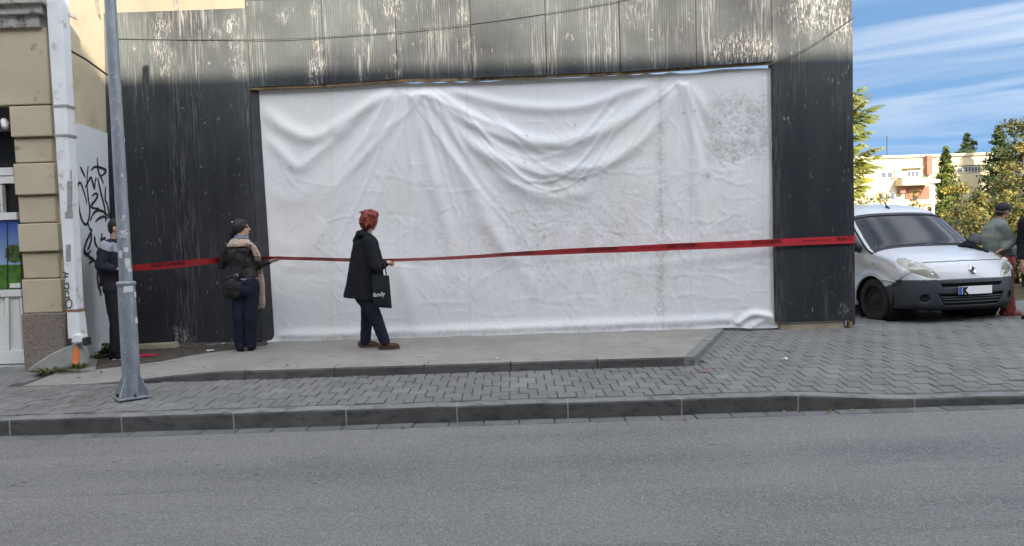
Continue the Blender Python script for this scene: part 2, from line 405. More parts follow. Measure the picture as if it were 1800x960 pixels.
for (cx, cy) in small:
    a = PS/2-.0038; poly = clipY([(cx-a, cy-a), (cx+a, cy-a), (cx+a, cy+a), (cx-a, cy+a)], KY+.151)
    slab_into(field, poly, random.gauss(0, .0022))
tag(field.build('paver_field', M_pavery, sidewalk, fix=False), kind='stuff')

# concrete platform with its kerb stones
def zp(x, y):
    z = .297+.02*(y-PLY)
    return z-(.297-zs(x, PLY)-.004)*(1-ss(x, -4.6, -3.0))*(1-ss(y, PLY+.05, PLY+1.6)*.75)
xs = lin(-5.2, 2.9, 60); V = []; F = []
ys = lin(PLY+.1, 9.75, 22)
for y in ys:
    xr = 1.87+(y-PLY)*(2.72-1.87)/(9.62-PLY)-.09
    for i in range(60):
        x = -5.2+(xr+5.2)*i/59; V.append((x, y, zp(x, y)+.004*noise.noise(Vector((x*1.3, y*1.3, 0)))))
for j in range(21):
    for i in range(59): F.append((j*60+i, j*60+i+1, (j+1)*60+i+1, (j+1)*60+i))
plat = link('concrete_platform', np_mesh('concrete_platform', V, F, True), M_slab); plat['kind'] = 'structure'
pj = [-4.55, -3.85]+[P(px, py, PLY).x for px, py in ((430, 660), (745, 648), (898, 645), (1050, 640))]+[1.89]
pj = [-5.2, -4.4, -3.6, pj[2]]+[pj[2]+(pj[3]-pj[2])*.5]+pj[3:]
for a, b in zip(pj[:-1], pj[1:]):
    mb = MB(); n = 6; rings = []
    for i in range(n):
        x = a+.005+(b-a-.01)*i/(n-1); h = zp(x, PLY+.1)
        rings.append([(x, PLY+random.uniform(-.002, .003), zs(x, PLY)-.05), (x, PLY, h-.02), (x, PLY+.012, h-.002), (x, PLY+.10, h+.002), (x, PLY+.10, zs(x, PLY)-.05)])
    k = 5; mb.add([q for g in rings for q in g], [(i*k+c, i*k+c+1, (i+1)*k+c+1, (i+1)*k+c) for i in range(n-1) for c in range(k-1)]+[tuple(range(k)), tuple((n-1)*k+c for c in range(k))[::-1]])
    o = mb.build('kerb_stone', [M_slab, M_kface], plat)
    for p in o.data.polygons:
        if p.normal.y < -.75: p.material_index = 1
ex = lambda y: 1.87+(y-PLY)*(2.72-1.87)/(9.62-PLY)
for (y0, y1) in ((PLY+.0, PLY+.98), (PLY+.995, 9.62)):
    hexlo = [(ex(y0)-.10, y0, .15), (ex(y0)+.02, y0, .15), (ex(y1)+.02, y1, .15), (ex(y1)-.10, y1, .15)]
    hi = [(q[0], q[1], zp(0, q[1])+.004) for q in hexlo]
    MB().hexa(hexlo, hi).build('kerb_stone', M_kerb, plat, bevel=.01)
# bare soil along the wall, left end of the platform
sp = [(170, 634), (250, 611), (330, 607), (470, 603), (470, 608), (355, 622), (290, 634), (240, 640), (170, 650)]
def ground_at(px, py, f, y0=8):
    y = y0
    for _ in range(30):
        q = P(px, py, y); z = f(q.x, q.y); d = CR @ Vector(((px-900)/1300, -(py-480)/1300, -1)); t = (z-1.6)/d.z; y = .5*y+.5*(d.y*t)
    q = P(px, py, y); return Vector((q.x, q.y, f(q.x, q.y)))
up_l = spline([(172, 632, 0), (250, 612, 0), (330, 607, 0), (470, 603, 0)], 10); lo_l = spline([(168, 650, 0), (240, 641, 0), (290, 634, 0), (355, 622, 0), (470, 607, 0)], 10); ng = 40; Vs = []
for j in range(7):
    for i in range(ng):
        a_ = up_l[int(i/(ng-1)*(len(up_l)-1))]; b_ = lo_l[int(i/(ng-1)*(len(lo_l)-1))]; c_ = a_.lerp(b_, j/6); g_ = ground_at(c_.x, c_.y, zp, 9); Vs.append(g_+Vector((0, 0, .006+.01*math.sin(math.pi*j/6)*random.uniform(.2, 1))))
link('soil_patch', np_mesh('soil_patch', Vs, [(j*ng+i, j*ng+i+1, (j+1)*ng+i+1, (j+1)*ng+i) for j in range(6) for i in range(ng-1)], True), M_soil, plat)

# ================================================================== SHEET METAL HOARDING WITH THE WHITE TARPAULIN
WY = 9.65
def metal_mat(name, tint=1.0):
    m, nt, b = newmat(name)
    pos = node(nt, 'NewGeometry').outputs['Position']
    sp = node(nt, 'SeparateXYZ'); nt.links.new(pos, sp.inputs[0])
    v1 = coordv(nt, 'Position'); vst = coordv(nt, 'Position', (1, 1, .05)); vmid = coordv(nt, 'Position', (1, 1, .25))
    up = node(nt, 'MapRange'); up.inputs[1].default_value = 2.6; up.inputs[2].default_value = 4.2; nt.links.new(sp.outputs[2], up.inputs[0])
    col = mixc(nt, nfac(nt, vmid, 2.2, .35, .7, 5), (.022*tint, .0235*tint, .029*tint), (.034*tint, .036*tint, .040*tint))
    col = mixc(nt, math2(nt, 'MULTIPLY', up.outputs[0], nfac(nt, v1, .9, .25, .7, 4)), col, (.089, .105, .104))
    # chalky run-off streaks
    big = nfac(nt, coordv(nt, 'Position', (1, 1, .12)), 2.6, .46, .66, 3)
    fine = nfac(nt, vst, 46, .50, .66, 4, .6, .3)
    amt = math2(nt, 'MULTIPLY_ADD', up.outputs[0], .8); amt.node.inputs[2].default_value = .22
    col = mixc(nt, math2(nt, 'MULTIPLY', math2(nt, 'MULTIPLY', big, fine), amt), col, (.25, .255, .24))
    # small vertical chips where the ribs are scraped
    vch = coordv(nt, 'Position', (26, 1, 9)); n1 = nfac(nt, vch, 1.0, .66, .72, 2)
    rows = nfac(nt, coordv(nt, 'Position', (1.1, 1, 2.6)), 1.9, .52, .62, 2)
    col = mixc(nt, math2(nt, 'MULTIPLY', math2(nt, 'MULTIPLY', n1, rows), .55), col, (.28, .275, .255))
    # feathered drag marks beside the seams, from the seam attribute
    at = node(nt, 'Attribute', attribute_name='seam'); 
    mpf = node(nt, 'Mapping'); mpf.inputs['Rotation'].default_value = (0, R(16), 0); mpf.inputs['Scale'].default_value = (30, 1, 2.4); nt.links.new(pos, mpf.inputs[0])
    fs = math2(nt, 'MULTIPLY', at.outputs['Fac'], nfac(nt, mpf.outputs[0], 1.6, .46, .70, 5, .6, .4))
    col = mixc(nt, math2(nt, 'MULTIPLY', fs, .5), col, (.17, .17, .155))
    # flaking crust
    cr = node(nt, 'Attribute', attribute_name='crust')
    ck = nfac(nt, coordv(nt, 'Position', (1.6, 1, .3)), 34, .5, .64, 6, .7, 1.0)
    col = mixc(nt, math2(nt, 'MULTIPLY', cr.outputs['Fac'], ck, True), col, (.50, .49, .46))
    nt.links.new(col, b.inputs['Base Color'])
    b.inputs['Roughness'].default_value = .78; b.inputs['Metallic'].default_value = 0; b.inputs['Specular IOR Level'].default_value = .16
    bp = node(nt, 'Bump', Strength=.3, Distance=.01); nt.links.new(nfac(nt, v1, 30, .2, .8, 5), bp.inputs['Height']); nt.links.new(bp.outputs[0], b.inputs['Normal'])
    return m
M_metal = metal_mat('anthracite_ribbed_sheet')
M_dark = pmat('dark_steel', (.025, .026, .03), (.04, .04, .045), 8, .6, .1)
M_rust = pmat('rusty_angle', (.16, .10, .05), (.27, .20, .10), 7, .85, .4, 60, c3=(.07, .05, .04), s3=14, t3=(.5, .65), stretch=(1, 1, 1))
M_plinth = pmat('plinth_concrete', (.25, .21, .14), (.34, .30, .22), 5, .95, .5, 40)
hoard = thing('metal_hoarding', 'dark ribbed sheet metal hoarding with streaked panels framing the white tarpaulin', 'hoarding', (0, WY, .3))
# crust patches: (px, py, radius px, strength)
CR_ = [(1440, 12, 38, 1), (1475, 45, 22, .8), (1410, 25, 24, .7), (1340, 92, 22, .9), (1300, 92, 26, .55), (1270, 98, 24, .5), (1330, 100, 26, .8), (560, 118, 13, .9), (555, 138, 14, .9), (562, 85, 8, .7), (700, 132, 7, .8), (690, 10, 18, .7),
       (1480, 545, 8, .6), (318, 585, 14, .8), (325, 600, 16, .8), (300, 100, 10, .4), (280, 90, 16, .55), (284, 45, 16, .6), (290, 125, 10, .4), (408, 45, 14, .6), (415, 80, 12, .5), (420, 120, 12, .5), (378, 62, 14, .4), (690, 60, 8, .6), (693, 105, 6, .6), (640, 40, 14, .45), (635, 85, 12, .35), (760, 60, 14, .3), (815, 30, 10, .5), (820, 80, 8, .4), (1045, 35, 10, .3), (1070, 90, 5, .4), (500, 30, 10, .5), (555, 20, 8, .6), (1115, 8, 30, .3), (1370, 20, 10, .2), (1395, 60, 7, .3)]
crw = [(P(a, b, WY), c*WY/1300, d) for a, b, c, d in CR_]
def panel(name, xt0, xt1, zb0, zb1, zt0, zt1, Y, period=.031, depth=.007, seams=(0, 0), nz=26, lip=.05):
    """one ribbed sheet: corners (x0,x1) with its own bottom and top heights; folded edges left and right"""
    wdt = xt1-xt0; nr = max(3, int(wdt/period)); xs = []; ds = []
    for i in range(nr):
        for k, dpt in ((.0, 0), (.35, 0), (.45, 1), (.9, 1)):
            xs.append(xt0+.018+(wdt-.036)*(i+k)/nr); ds.append(-depth*dpt)
    xs = [xt0+.001, xt0+.001, xt0+.016]+xs+[xt1-.016, xt1-.001, xt1-.001]; ds = [lip, 0, 0]+ds+[0, 0, lip]
    V = []; n = len(xs); SE = []; CU = []
    for j in range(nz+1):
        t = j/nz
        for x, d in zip(xs, ds):
            u = (x-xt0)/wdt; zb = zb0+(zb1-zb0)*u; zt = zt0+(zt1-zt0)*u; z = zb+(zt-zb)*t
            q = Vector((x, Y+d+.004*noise.noise(Vector((x*1.7, z*1.3, 4)))-(.0), z)); V.append(q)
            sl = min(1, math.exp(-((x-xt0)/.13)**2)*seams[0]+math.exp(-((x-xt1)/.13)**2)*seams[1]); SE.append(sl)
            c = 0
            for (cq, cr_, cs) in crw:
                dd = math.hypot(x-cq.x, (z-cq.z)*.8)/cr_
                if dd < 1.8: c = max(c, cs*(1-ss(dd, .5, 1.5)))
            CU.append(c)
    F = [(j*n+i, j*n+i+1, (j+1)*n+i+1, (j+1)*n+i) for j in range(nz) for i in range(n-1)]
    off = wloc(hoard)
    me = np_mesh(name, [v-off for v in V], F)
    for nm, dat in (('seam', SE), ('crust', CU)):
        at = me.attributes.new(nm, 'FLOAT', 'POINT'); at.data.foreach_set('value', dat)
    return link(name, me, M_metal, hoard)
X = lambda px, py, Y=WY: P(px, py, Y).x
Z = lambda px, py, Y=WY: P(px, py, Y).z
xl0 = X(178, 100); xl1 = X(309, 200); xl2 = X(446, 300)
zl0, zl1, zl2 = Z(178, 23), Z(305, 19), Z(438, 14)
zb = .36
panel('panel', xl0, xl1, zb, zb, zl0, zl1, WY, seams=(0, 1), depth=.0004, nz=60)
panel('panel', xl1+.004, xl2, zb, zb, zl1, zl2, WY, seams=(.9, .6), depth=.0004, nz=60)
hx = [X(a, b, WY-.05) for a, b in ((436, 100), (568, 100), (697, 100), (829, 100), (960, 100), (1090, 100), (1224, 100), (1357, 100))]
hb = [Z(a, b, WY-.05) for a, b in ((440, 153), (568, 148), (698, 139), (829, 137), (960, 132), (1090, 126), (1224, 117), (1357, 108))]
ht = [Z(436, 4), Z(568, 1)]+[5.02]*6
for i in range(7):
    d0 = random.uniform(-.012, .012)
    panel('panel', hx[i]+.002, hx[i+1]-.002, hb[i]+d0*.4, hb[i+1]+d0*.4, ht[0] if i == 0 else ht[2], ht[1] if i == 0 else ht[2], WY-.05+d0, seams=(.3, .5), depth=.0022, nz=40)
xr0, xr1 = X(1358, 300), X(1499, 300)
panel('panel', xr0+.006, xr1, Z(1430, 565), Z(1430, 565), 5.02, 5.02, WY-.03, seams=(.75, .75), depth=.0004, nz=70, lip=.16)
# jamb, inner returns, rusty angle under the header, back frame, plinths
xj0 = X(472, 400)
MB().hexa([(xl2+.002, WY-.01, zb), (xj0+.0, WY+.03, zb), (xj0, WY+.15, zb), (xl2+.002, WY+.15, zb)], [(xl2+.002, WY-.01, hb[0]-.004), (xl2+.10, WY+.03, hb[0]-.004), (xl2+.10, WY+.15, hb[0]-.004), (xl2+.002, WY+.15, hb[0]-.004)]).build('jamb', M_dark, hoard)
for i in range(7):
    MB().hexa([(hx[i]+.001, WY-.033, hb[i]-.034), (hx[i+1]-.001, WY-.033, hb[i+1]-.034), (hx[i+1]-.001, WY+.0, hb[i+1]-.034), (hx[i]+.001, WY+.0, hb[i]-.034)],
              [(hx[i]+.001, WY-.033, hb[i]+.03), (hx[i+1]-.001, WY-.033, hb[i+1]+.03), (hx[i+1]-.001, WY+.0, hb[i+1]+.03), (hx[i]+.001, WY+.0, hb[i]+.03)]).build('angle_rail', M_rust, hoard)
fr = MB()
for x in (xl0+.12, xl2-.1, xr0+.12, xr1-.1): fr.box(x-.04, x+.04, WY+.14, WY+.22, .25, 4.6)
fr.box(hx[0]-.02, xr1-.05, WY+.012, WY+.03, 3.84, 5.0); [fr.box(hx[i_]-.03, hx[i_]+.03, WY+.008, WY+.011, hb[i_]+.04, 5.0) for i_ in range(8)]; fr.box(xl0+.05, xl2-.02, WY+.07, WY+.09, .4, 4.5); fr.box(xl0+.1, xr1-.1, WY+.23, WY+.29, 4.2, 4.28); fr.build('back_frame', M_dark, hoard)
MB().box(X(1372, 575), X(1484, 575), WY+.0, WY+.16, .22, Z(1430, 566)-.004).build('plinth', M_plinth, hoard, bevel=.01)
MB().box(xr1-.07, xr1-.03, WY-.02, WY+.06, .25, Z(1480, 565)-.004).build('foot', M_rust, hoard)
MB().box(xr1+.004, xr1+.03, WY+.04, WY+.14, Z(1495, 572), 4.9).build('corner_rail', M_dark, hoard)
q0 = P(243, 603, WY-.12)
rub = MB(); M_patchd = pmat('dirty_rubble', (.10, .09, .075), (.20, .185, .16), 16, .95, .5, 60)
rub.hexa([(P(243, 610, WY).x, WY-.16, .27), (P(318, 610, WY).x, WY-.14, .28), (P(318, 610, WY).x, WY+.1, .28), (P(243, 610, WY).x, WY+.1, .27)],
         [(P(243, 610, WY).x, WY-.15, .37), (P(312, 610, WY).x, WY-.13, .385), (P(314, 610, WY).x, WY+.1, .385), (P(243, 610, WY).x, WY+.1, .37)])
rub.build('plinth', M_plinth, hoard, bevel=.012)
for k in range(16):
    px = random.uniform(318, 470); s = random.uniform(.012, .032); c = P(px, 604-(px-318)*.02, WY-random.uniform(-.02, .1)); c.z = zp(c.x, c.y)+s*.4
    if k < 3: nm = MB().ell(c, (s*1.3, s, s*.7), Matrix.Rotation(k, 3, 'Z'), 7, 5)
    else: nm = None; rub2 = rub2 if k > 3 else MB(); rub2.ell(c, (s*1.3, s, s*.7), Matrix.Rotation(k, 3, 'Z'), 7, 5)
    if nm: nm.build('rubble_lump', M_patchd, hoard)
tag(rub2.build('rubble', M_patchd, hoard), kind='stuff')

# ---- tarpaulin
NU, NV = 460, 236
c00, c10, c11, c01 = (471.5, 601), (1366, 574), (1360, 115), (449, 150)
U, V_ = np.meshgrid(np.linspace(0, 1, NU), np.linspace(0, 1, NV))
PX = (c00[0]*(1-U)+c10[0]*U)*(1-V_)+(c01[0]*(1-U)+c11[0]*U)*V_
PY = (c00[1]*(1-U)+c10[1]*U)*(1-V_)+(c01[1]*(1-U)+c11[1]*U)*V_
dist2 = np.zeros_like(PX)
def bez(pts, n=26):
    pts = [np.array(p, float) for p in pts]; out = []
    for i in range(len(pts)-1):
        p0 = pts[max(i-1, 0)]; p1 = pts[i]; p2 = pts[i+1]; p3 = pts[min(i+2, len(pts)-1)]
        for k in range(n//(len(pts)-1)+1):
            t = k/(n//(len(pts)-1)+1); out.append(.5*((2*p1)+(p2-p0)*t+(2*p0-5*p1+4*p2-p3)*t*t+(3*p1-p0-3*p2+p3)*t**3))
    return np.array(out+[pts[-1]])
D = np.zeros_like(PX)
def fold(pts, wpx, amp, t0=.1, t1=.3, w2=None):
    global D
    c = bez(pts); n = len(c); best = np.full(PX.shape, 1e9); tt = np.zeros(PX.shape)
    lo = c.min(0)-wpx*6; hi = c.max(0)+wpx*6
    msk = (PX > lo[0]) & (PX < hi[0]) & (PY > lo[1]) & (PY < hi[1])
    if not msk.any(): return
    x = PX[msk]; y = PY[msk]; b = np.full(x.shape, 1e9); tl = np.zeros(x.shape)
    for i in range(n-1):
        a = c[i]; d = c[i+1]-a; l2 = max((d**2).sum(), 1e-6)
        s = np.clip(((x-a[0])*d[0]+(y-a[1])*d[1])/l2, 0, 1)
        q = (x-a[0]-s*d[0])**2+(y-a[1]-s*d[1])**2
        up = q < b; b[up] = q[up]; tl[up] = ((i+s)/(n-1))[up]
    env = np.clip(tl/t0, 0, 1)*np.clip((1-tl)/t1, 0, 1); env = env*env*(3-2*env)
    wl = wpx+((w2 or wpx)-wpx)*tl
    wl = wl*1.18; D[msk] += amp*env*np.exp(-b/(wl**2))
F_ = [([(700, 150), (655, 230), (600, 330), (565, 430), (540, 520)], 11, .060, .1, .5, 26), ([(688, 150), (620, 215), (585, 240)], 9, .030, .1, .3, 14),
      ([(712, 150), (700, 240), (690, 330), (680, 420)], 8, .022, .1, .5, 14), ([(718, 150), (742, 230), (765, 320), (800, 450), (815, 560)], 8, .05, .08, .5, 15),
      ([(728, 150), (775, 240), (830, 330), (880, 430), (900, 520)], 8, .065, .08, .5, 17), ([(738, 150), (800, 225), (890, 300), (985, 380)], 9, .06, .08, .4, 16),
      ([(750, 150), (840, 215), (950, 250), (1070, 225), (1170, 145)], 11, .075, .1, .15, 11), ([(770, 148), (890, 183), (1010, 188), (1100, 160), (1150, 143)], 9, .06, .1, .2, 9),
      ([(800, 240), (930, 297), (1050, 290), (1140, 235), (1188, 150)], 11, .055, .15, .1, 10), ([(860, 300), (960, 345), (1050, 330)], 9, .028, .2, .3),
      ([(1193, 138), (1212, 190), (1222, 260), (1226, 340), (1240, 430)], 7, .05, .08, .5, 12), ([(1203, 140), (1235, 185), (1262, 225)], 8, .05, .1, .4, 12),
      ([(1180, 145), (1120, 225), (1050, 310), (960, 390)], 9, .032, .1, .5, 18), ([(1188, 145), (1165, 230), (1130, 330), (1100, 440)], 8, .022, .1, .5, 16),
      ([(452, 188), (505, 226), (555, 240), (615, 205), (690, 158)], 12, .075, .08, .15, 9), ([(455, 235), (490, 262), (525, 292), (560, 268), (610, 225), (665, 170)], 10, .045, .12, .25, 8),
      ([(460, 330), (520, 350), (590, 300)], 14, .02, .2, .3), ([(470, 420), (530, 430), (580, 380)], 12, .014, .2, .3), ([(475, 500), (540, 440), (575, 400)], 8, .014, .2, .3),
      ([(820, 360), (900, 450), (960, 540)], 12, .028, .2, .4), ([(690, 440), (720, 520), (730, 580)], 12, .022, .3, .2), ([(700, 465), (900, 470), (1100, 455), (1250, 442), (1360, 432)], 9, -.010, .1, .1),
      ([(480, 478), (560, 482), (610, 478)], 8, -.008, .1, .1), ([(1230, 250), (1300, 245), (1350, 235)], 9, .012, .2, .2), ([(1345, 130), (1350, 300), (1352, 560)], 5, .03, .05, .05),
      ([(480, 590), (800, 580), (1100, 568), (1290, 560)], 7, .05, .03, .03), ([(1290, 572), (1320, 552), (1362, 556)], 5, .09, .15, .1), ([(1305, 580), (1340, 562), (1366, 566)], 6, .06, .1, .1)]
for f in F_: fold(*f)
r2 = random.Random(3)
for k in range(22):                          # thin drawn lines fanning out from where the sheet is gathered
    a0 = r2.uniform(690, 770); a = R(r2.uniform(18, 140)); l = r2.uniform(120, 400); bx_, by_ = a0+math.cos(a)*l*1.15, 150+math.sin(a)*l
    fold([(a0, 152), ((a0+bx_)/2-12*math.cos(a), (152+by_)/2+10), (bx_, by_)], r2.uniform(2.2, 4.5), r2.uniform(.008, .020), .08, .5, r2.uniform(4, 7))
for k in range(12):
    x0_ = r2.uniform(740, 860); x1_ = r2.uniform(1080, 1190); dp_ = r2.uniform(40, 170); y0_ = r2.uniform(150, 190)
    fold([(x0_, y0_), ((x0_*.6+x1_*.4), y0_+dp_), ((x0_*.3+x1_*.7), y0_+dp_*.95), (x1_, y0_-10)], r2.uniform(2.2, 4.5), r2.uniform(.006, .016), .2, .2)
for k in range(8):
    a = R(r2.uniform(50, 150)); l = r2.uniform(70, 200); fold([(1192+r2.uniform(-10, 10), 138), (1192+math.cos(a)*l, 138+math.sin(a)*l)], 2.6, r2.uniform(.008, .018), .1, .5, 5)
for k in range(420):                         # small creases of the handled sheet
    x = r2.uniform(480, 1350); y = r2.uniform(200, 590); 
    if x < 620 and r2.random() < .45: continue
    a = r2.choice([r2.uniform(.5, 1.2), r2.uniform(-1.2, -.5), r2.uniform(-.25, .25)]); l = r2.uniform(14, 55); cv = r2.uniform(-.25, .25)*l
    dx, dy = math.cos(a)*l, math.sin(a)*l
    fold([(x-dx, y-dy), (x+dy/l*cv, y-dx/l*cv+0), (x+dx, y+dy)], r2.uniform(1.3, 3.2), r2.choice([1, 1, -1])*r2.uniform(.002, .0062), .3, .3)
for k in range(26):                          # smile creases where the sheet sags
    x = r2.choice([r2.uniform(900, 1010), r2.uniform(1070, 1130), r2.uniform(1215, 1320)]); y = r2.uniform(290, 400); l = r2.uniform(15, 36)
    fold([(x-l, y-4), (x, y+5), (x+l, y-4)], 2.4, .006, .3, .3)
lowf = np.array([[noise.noise(Vector((PX[j, i]/210, PY[j, i]/160, 1))) for i in range(0, NU)] for j in range(0, NV)])
D += .05*lowf*np.minimum(1, 6*V_*(1-V_))
Wp = np.zeros((NV, NU, 3)); corners = [P(*c00, WY+.06), P(*c10, WY+.06), P(*c11, WY+.04), P(*c01, WY+.04)]
for k in range(3): Wp[..., k] = (corners[0][k]*(1-U)+corners[1][k]*U)*(1-V_)+(corners[3][k]*(1-U)+corners[2][k]*U)*V_
Dc = np.clip(D, -.06, .17)*.58
Wp[..., 1] -= Dc*np.minimum(1, 14*(1-V_)+.15)*np.minimum(1, U*22+.1)*np.minimum(1, (1-U)*40+.3)
Wp[..., 1] -= .03*np.exp(-V_/.02)+.02*(1-V_)              # hem kicked forward on the ground
Wp[..., 2] -= (.012+.018*np.abs(np.sin(U*41+np.sin(U*17)*2)))*np.exp(-(1-V_)/.03)*1.2*(U > .23)  # scalloped top edge
Wp[..., 2] -= (np.interp(U, [0, .24, .3, .42, .6, .72, .86, .9, 1], [0, 0, .018, .034, .028, .018, .026, .01, .0]))*np.exp(-(1-V_)/.05)
Wp[..., 2] += .012*np.sin(U*37)*np.exp(-V_/.02)
# wear masks
lin_ = lambda a, x, w_: np.exp(-((a-x)/w_)**2)
seam_ = .8*lin_(PX, 583-(PY-160)*.0, 3)*1.0
grid_ = .6*lin_(PX, 823+(PY-300)*.012, 1.6)+.7*lin_(PX, 1161+(PY-300)*.012, 2)+.55*lin_(PX, 1214, 1.8)+.35*lin_(PX, 945, 1.6)+.35*lin_(PX, 1100, 1.6)+.3*lin_(PX, 700, 1.6)+.35*lin_(PY, 395-(PX-1000)*.02, 1.5)*(PX > 800)+.35*lin_(PY, 508-(PX-1000)*.02, 1.3)*(PX > 900)+.3*lin_(PX, 1340, 1.5)
dirt_ = np.exp(-(((PX-1297)/56)**10+((PY-222)/62)**6))*.8+.5*np.exp(-((PX-1161)/9)**2)*(PY < 560)+.45*np.exp(-(((PX-1050)/330)**2+((PY-420)/130)**2))+.35*lin_(PX, 960, 10)*np.exp(-((PY-485)/26)**2)
dirt_ += .5*np.exp(-(PY-(594-(PX-500)*.027))**2/60)
for (px, py, rr) in ((512, 293, 3.5), (575, 286, 3), (925, 238, 3), (938, 285, 2.5), (922, 284, 2), (1029, 315, 3.5), (688, 232, 3), (1201, 198, 2.5), (1221, 194, 2.5), (1240, 308, 7), (955, 415, 3), (946, 429, 2), (569, 411, 1.8), (587, 426, 2.5), (1305, 230, 5), (1292, 278, 5), (1010, 220, 2)): dirt_ += 1.6*np.exp(-((PX-px)**2+(PY-py)**2)/rr**2)*(0 if (px, py) == (575, 286) else 1)
tint_ = np.zeros_like(PX)
for (px, py, a, b_) in ((500, 200, 70, 60), (520, 420, 60, 90), (1090, 225, 22, 18), (1085, 330, 22, 30), (1120, 330, 30, 22), (985, 330, 26, 26), (1110, 375, 22, 30), (640, 190, 16, 26), (700, 340, 20, 40), (1255, 372, 14, 22), (985, 235, 14, 12), (1130, 250, 40, 30), (1125, 500, 30, 14)): tint_ += .7*np.exp(-((PX-px)/a)**4-((PY-py)/b_)**4)
# ghost of the old print on the back of the sheet
def print_mask(body, x0, y0, cap, length):
    vs, fs = text2d(body, 1.0, .012)
    mxx = max(v.x for v in vs); s = length/mxx; k = cap/.72
    bv = BVHTree.FromPolygons([Vector((v.x*s, v.y*k, 0)) for v in vs], fs)
    out = np.zeros_like(PX)
    idx = np.argwhere((PX > x0-cap*1.6) & (PX < x0+cap*1.6) & (PY > y0-5) & (PY < y0+length+5))
    for j, i in idx:
        lx, ly = PY[j, i]-y0, (PX[j, i]-x0)          # runs downwards, seen from behind
        if bv.ray_cast(Vector((lx, ly, 1)), Vector((0, 0, -1)))[0] is not None: out[j, i] = 1
    return out
pr = print_mask('reprezentacij', 668+14, 236, 28, 285)+print_mask('rosti i abo', 624+12, 158, 26, 232)
ti = bpy.data.meshes.new
Fq = np.array([(j*NU+i, j*NU+i+1, (j+1)*NU+i+1, (j+1)*NU+i) for j in range(NV-1) for i in range(NU-1)])
me = np_mesh('tarpaulin', Wp.reshape(-1, 3), Fq, True)
for nm, dat in (('grime', dirt_), ('seamline', seam_), ('weld', grid_), ('tint', tint_), ('ghost', pr)):
    at = me.attributes.new(nm, 'FLOAT', 'POINT'); at.data.foreach_set('value', np.clip(dat, 0, 2).ravel().astype(np.float32))
def tarp_mat():
    m, nt, b = newmat('white_pvc_tarpaulin'); A = lambda n: node(nt, 'Attribute', attribute_name=n).outputs['Fac']
    v = coordv(nt, 'Position')
    col = mixc(nt, nfac(nt, v, 1.1, .3, .7, 4), (.665, .67, .68), (.73, .73, .725))
    col = mixc(nt, math2(nt, 'MULTIPLY', A('tint'), .30), col, (.72, .66, .50))
    col = mixc(nt, math2(nt, 'MULTIPLY', A('ghost'), .38), col, (.70, .68, .62))
    col = mixc(nt, math2(nt, 'MULTIPLY', A('seamline'), .5), col, (.62, .68, .40))
    col = mixc(nt, math2(nt, 'MULTIPLY', A('weld'), .35), col, (.42, .43, .42))
    g = nfac(nt, v, 5, .42, .62, 7, .68); g2 = nfac(nt, v, 24, .47, .62, 6, .7)
    col = mixc(nt, math2(nt, 'MULTIPLY', math2(nt, 'MULTIPLY', A('grime'), g, True), .6, True), col, (.38, .37, .30))
    col = mixc(nt, math2(nt, 'MULTIPLY', math2(nt, 'MULTIPLY', A('grime'), g2, True), .55, True), col, (.22, .22, .20))
    col = mixc(nt, math2(nt, 'MULTIPLY', nfac(nt, v, 60, .66, .71, 2), .5), col, (.35, .34, .31))
    nt.links.new(col, b.inputs['Base Color']); b.inputs['Roughness'].default_value = .62; b.inputs['Specular IOR Level'].default_value = .25
    bp = node(nt, 'Bump', Strength=.13, Distance=.02)
    h = math2(nt, 'ADD', nfac(nt, v, 13, .2, .8, 5, .55, .8), math2(nt, 'MULTIPLY', nfac(nt, v, 48, .2, .8, 4), .35))
    nt.links.new(h, bp.inputs['Height']); nt.links.new(bp.outputs[0], b.inputs['Normal'])
    return m
tarp = link('tarpaulin', me, tarp_mat())
tag(tarp, 'large creased white tarpaulin hung across the opening of the dark metal hoarding', 'tarpaulin')

# cables in front of the hoarding
M_cable = pmat('black_cable', (.03, .03, .032), rough=.6)
def cable(pts, r, label): tag(MB().tube(spline(pts, 6), r, 6).build('cable', M_cable, smooth=True), label, 'cable')
cable([P(196, 68, WY-.007), P(300, 70, WY-.007), P(433, 70, WY-.02)]+[P(x_, y_, WY-.068) for x_, y_ in ((445, 70), (560, 66), (700, 56), (830, 42), (960, 24), (1130, -6), (1300, -44))], .004, 'thin sagging cable crossing the upper panels of the metal hoarding')
cable([P(1352, 116, WY-.06), P(1420, 83, WY-.09), P(1499, 32, WY-.06), P(1502, 30, WY+.03)], .0055, 'short cable slanting up across the right hand post of the hoarding')

# ================================================================== OLD HOUSE ON THE LEFT
BY = 8.55
M_plast = pmat('beige_plaster', (.44, .36, .25), (.50, .42, .30), 1.8, .9, .3, 45, c3=(.22, .165, .11), s3=5.5, t3=(.64, .76))
M_plast2 = pmat('yellow_plaster', (.50, .42, .28), (.56, .475, .33), .9, .9, .25, 30, c3=(.36, .31, .22), s3=2.1, t3=(.55, .8))
M_gran = pmat('speckled_granite', (.20, .155, .125), (.30, .245, .20), 60, .85, .5, 90, c3=(.075, .055, .048), s3=120, t3=(.50, .60))
M_corn = pmat('weathered_cornice', (.34, .32, .29), (.44, .42, .39), 4, .9, .4, 40, c3=(.14, .12, .10), s3=9, t3=(.52, .64))
M_white = pmat('white_enamel', (.62, .61, .57), (.70, .69, .66), 5, .45, .1, 30, c3=(.40, .38, .33), s3=10, t3=(.62, .75))
M_pipe = pmat('painted_downpipe', (.66, .67, .67), (.73, .73, .72), 4, .5, .12, 30, c3=(.42, .40, .37), s3=7, t3=(.58, .72))
M_wpan = pmat('white_fibre_panel', (.60, .62, .63), (.68, .69, .69), 1.5, .6, .1, 30, c3=(.47, .46, .44), s3=3, t3=(.6, .8))
M_glassd = pmat('dark_shop_glass', (.012, .013, .014), rough=.06, spec=.6)
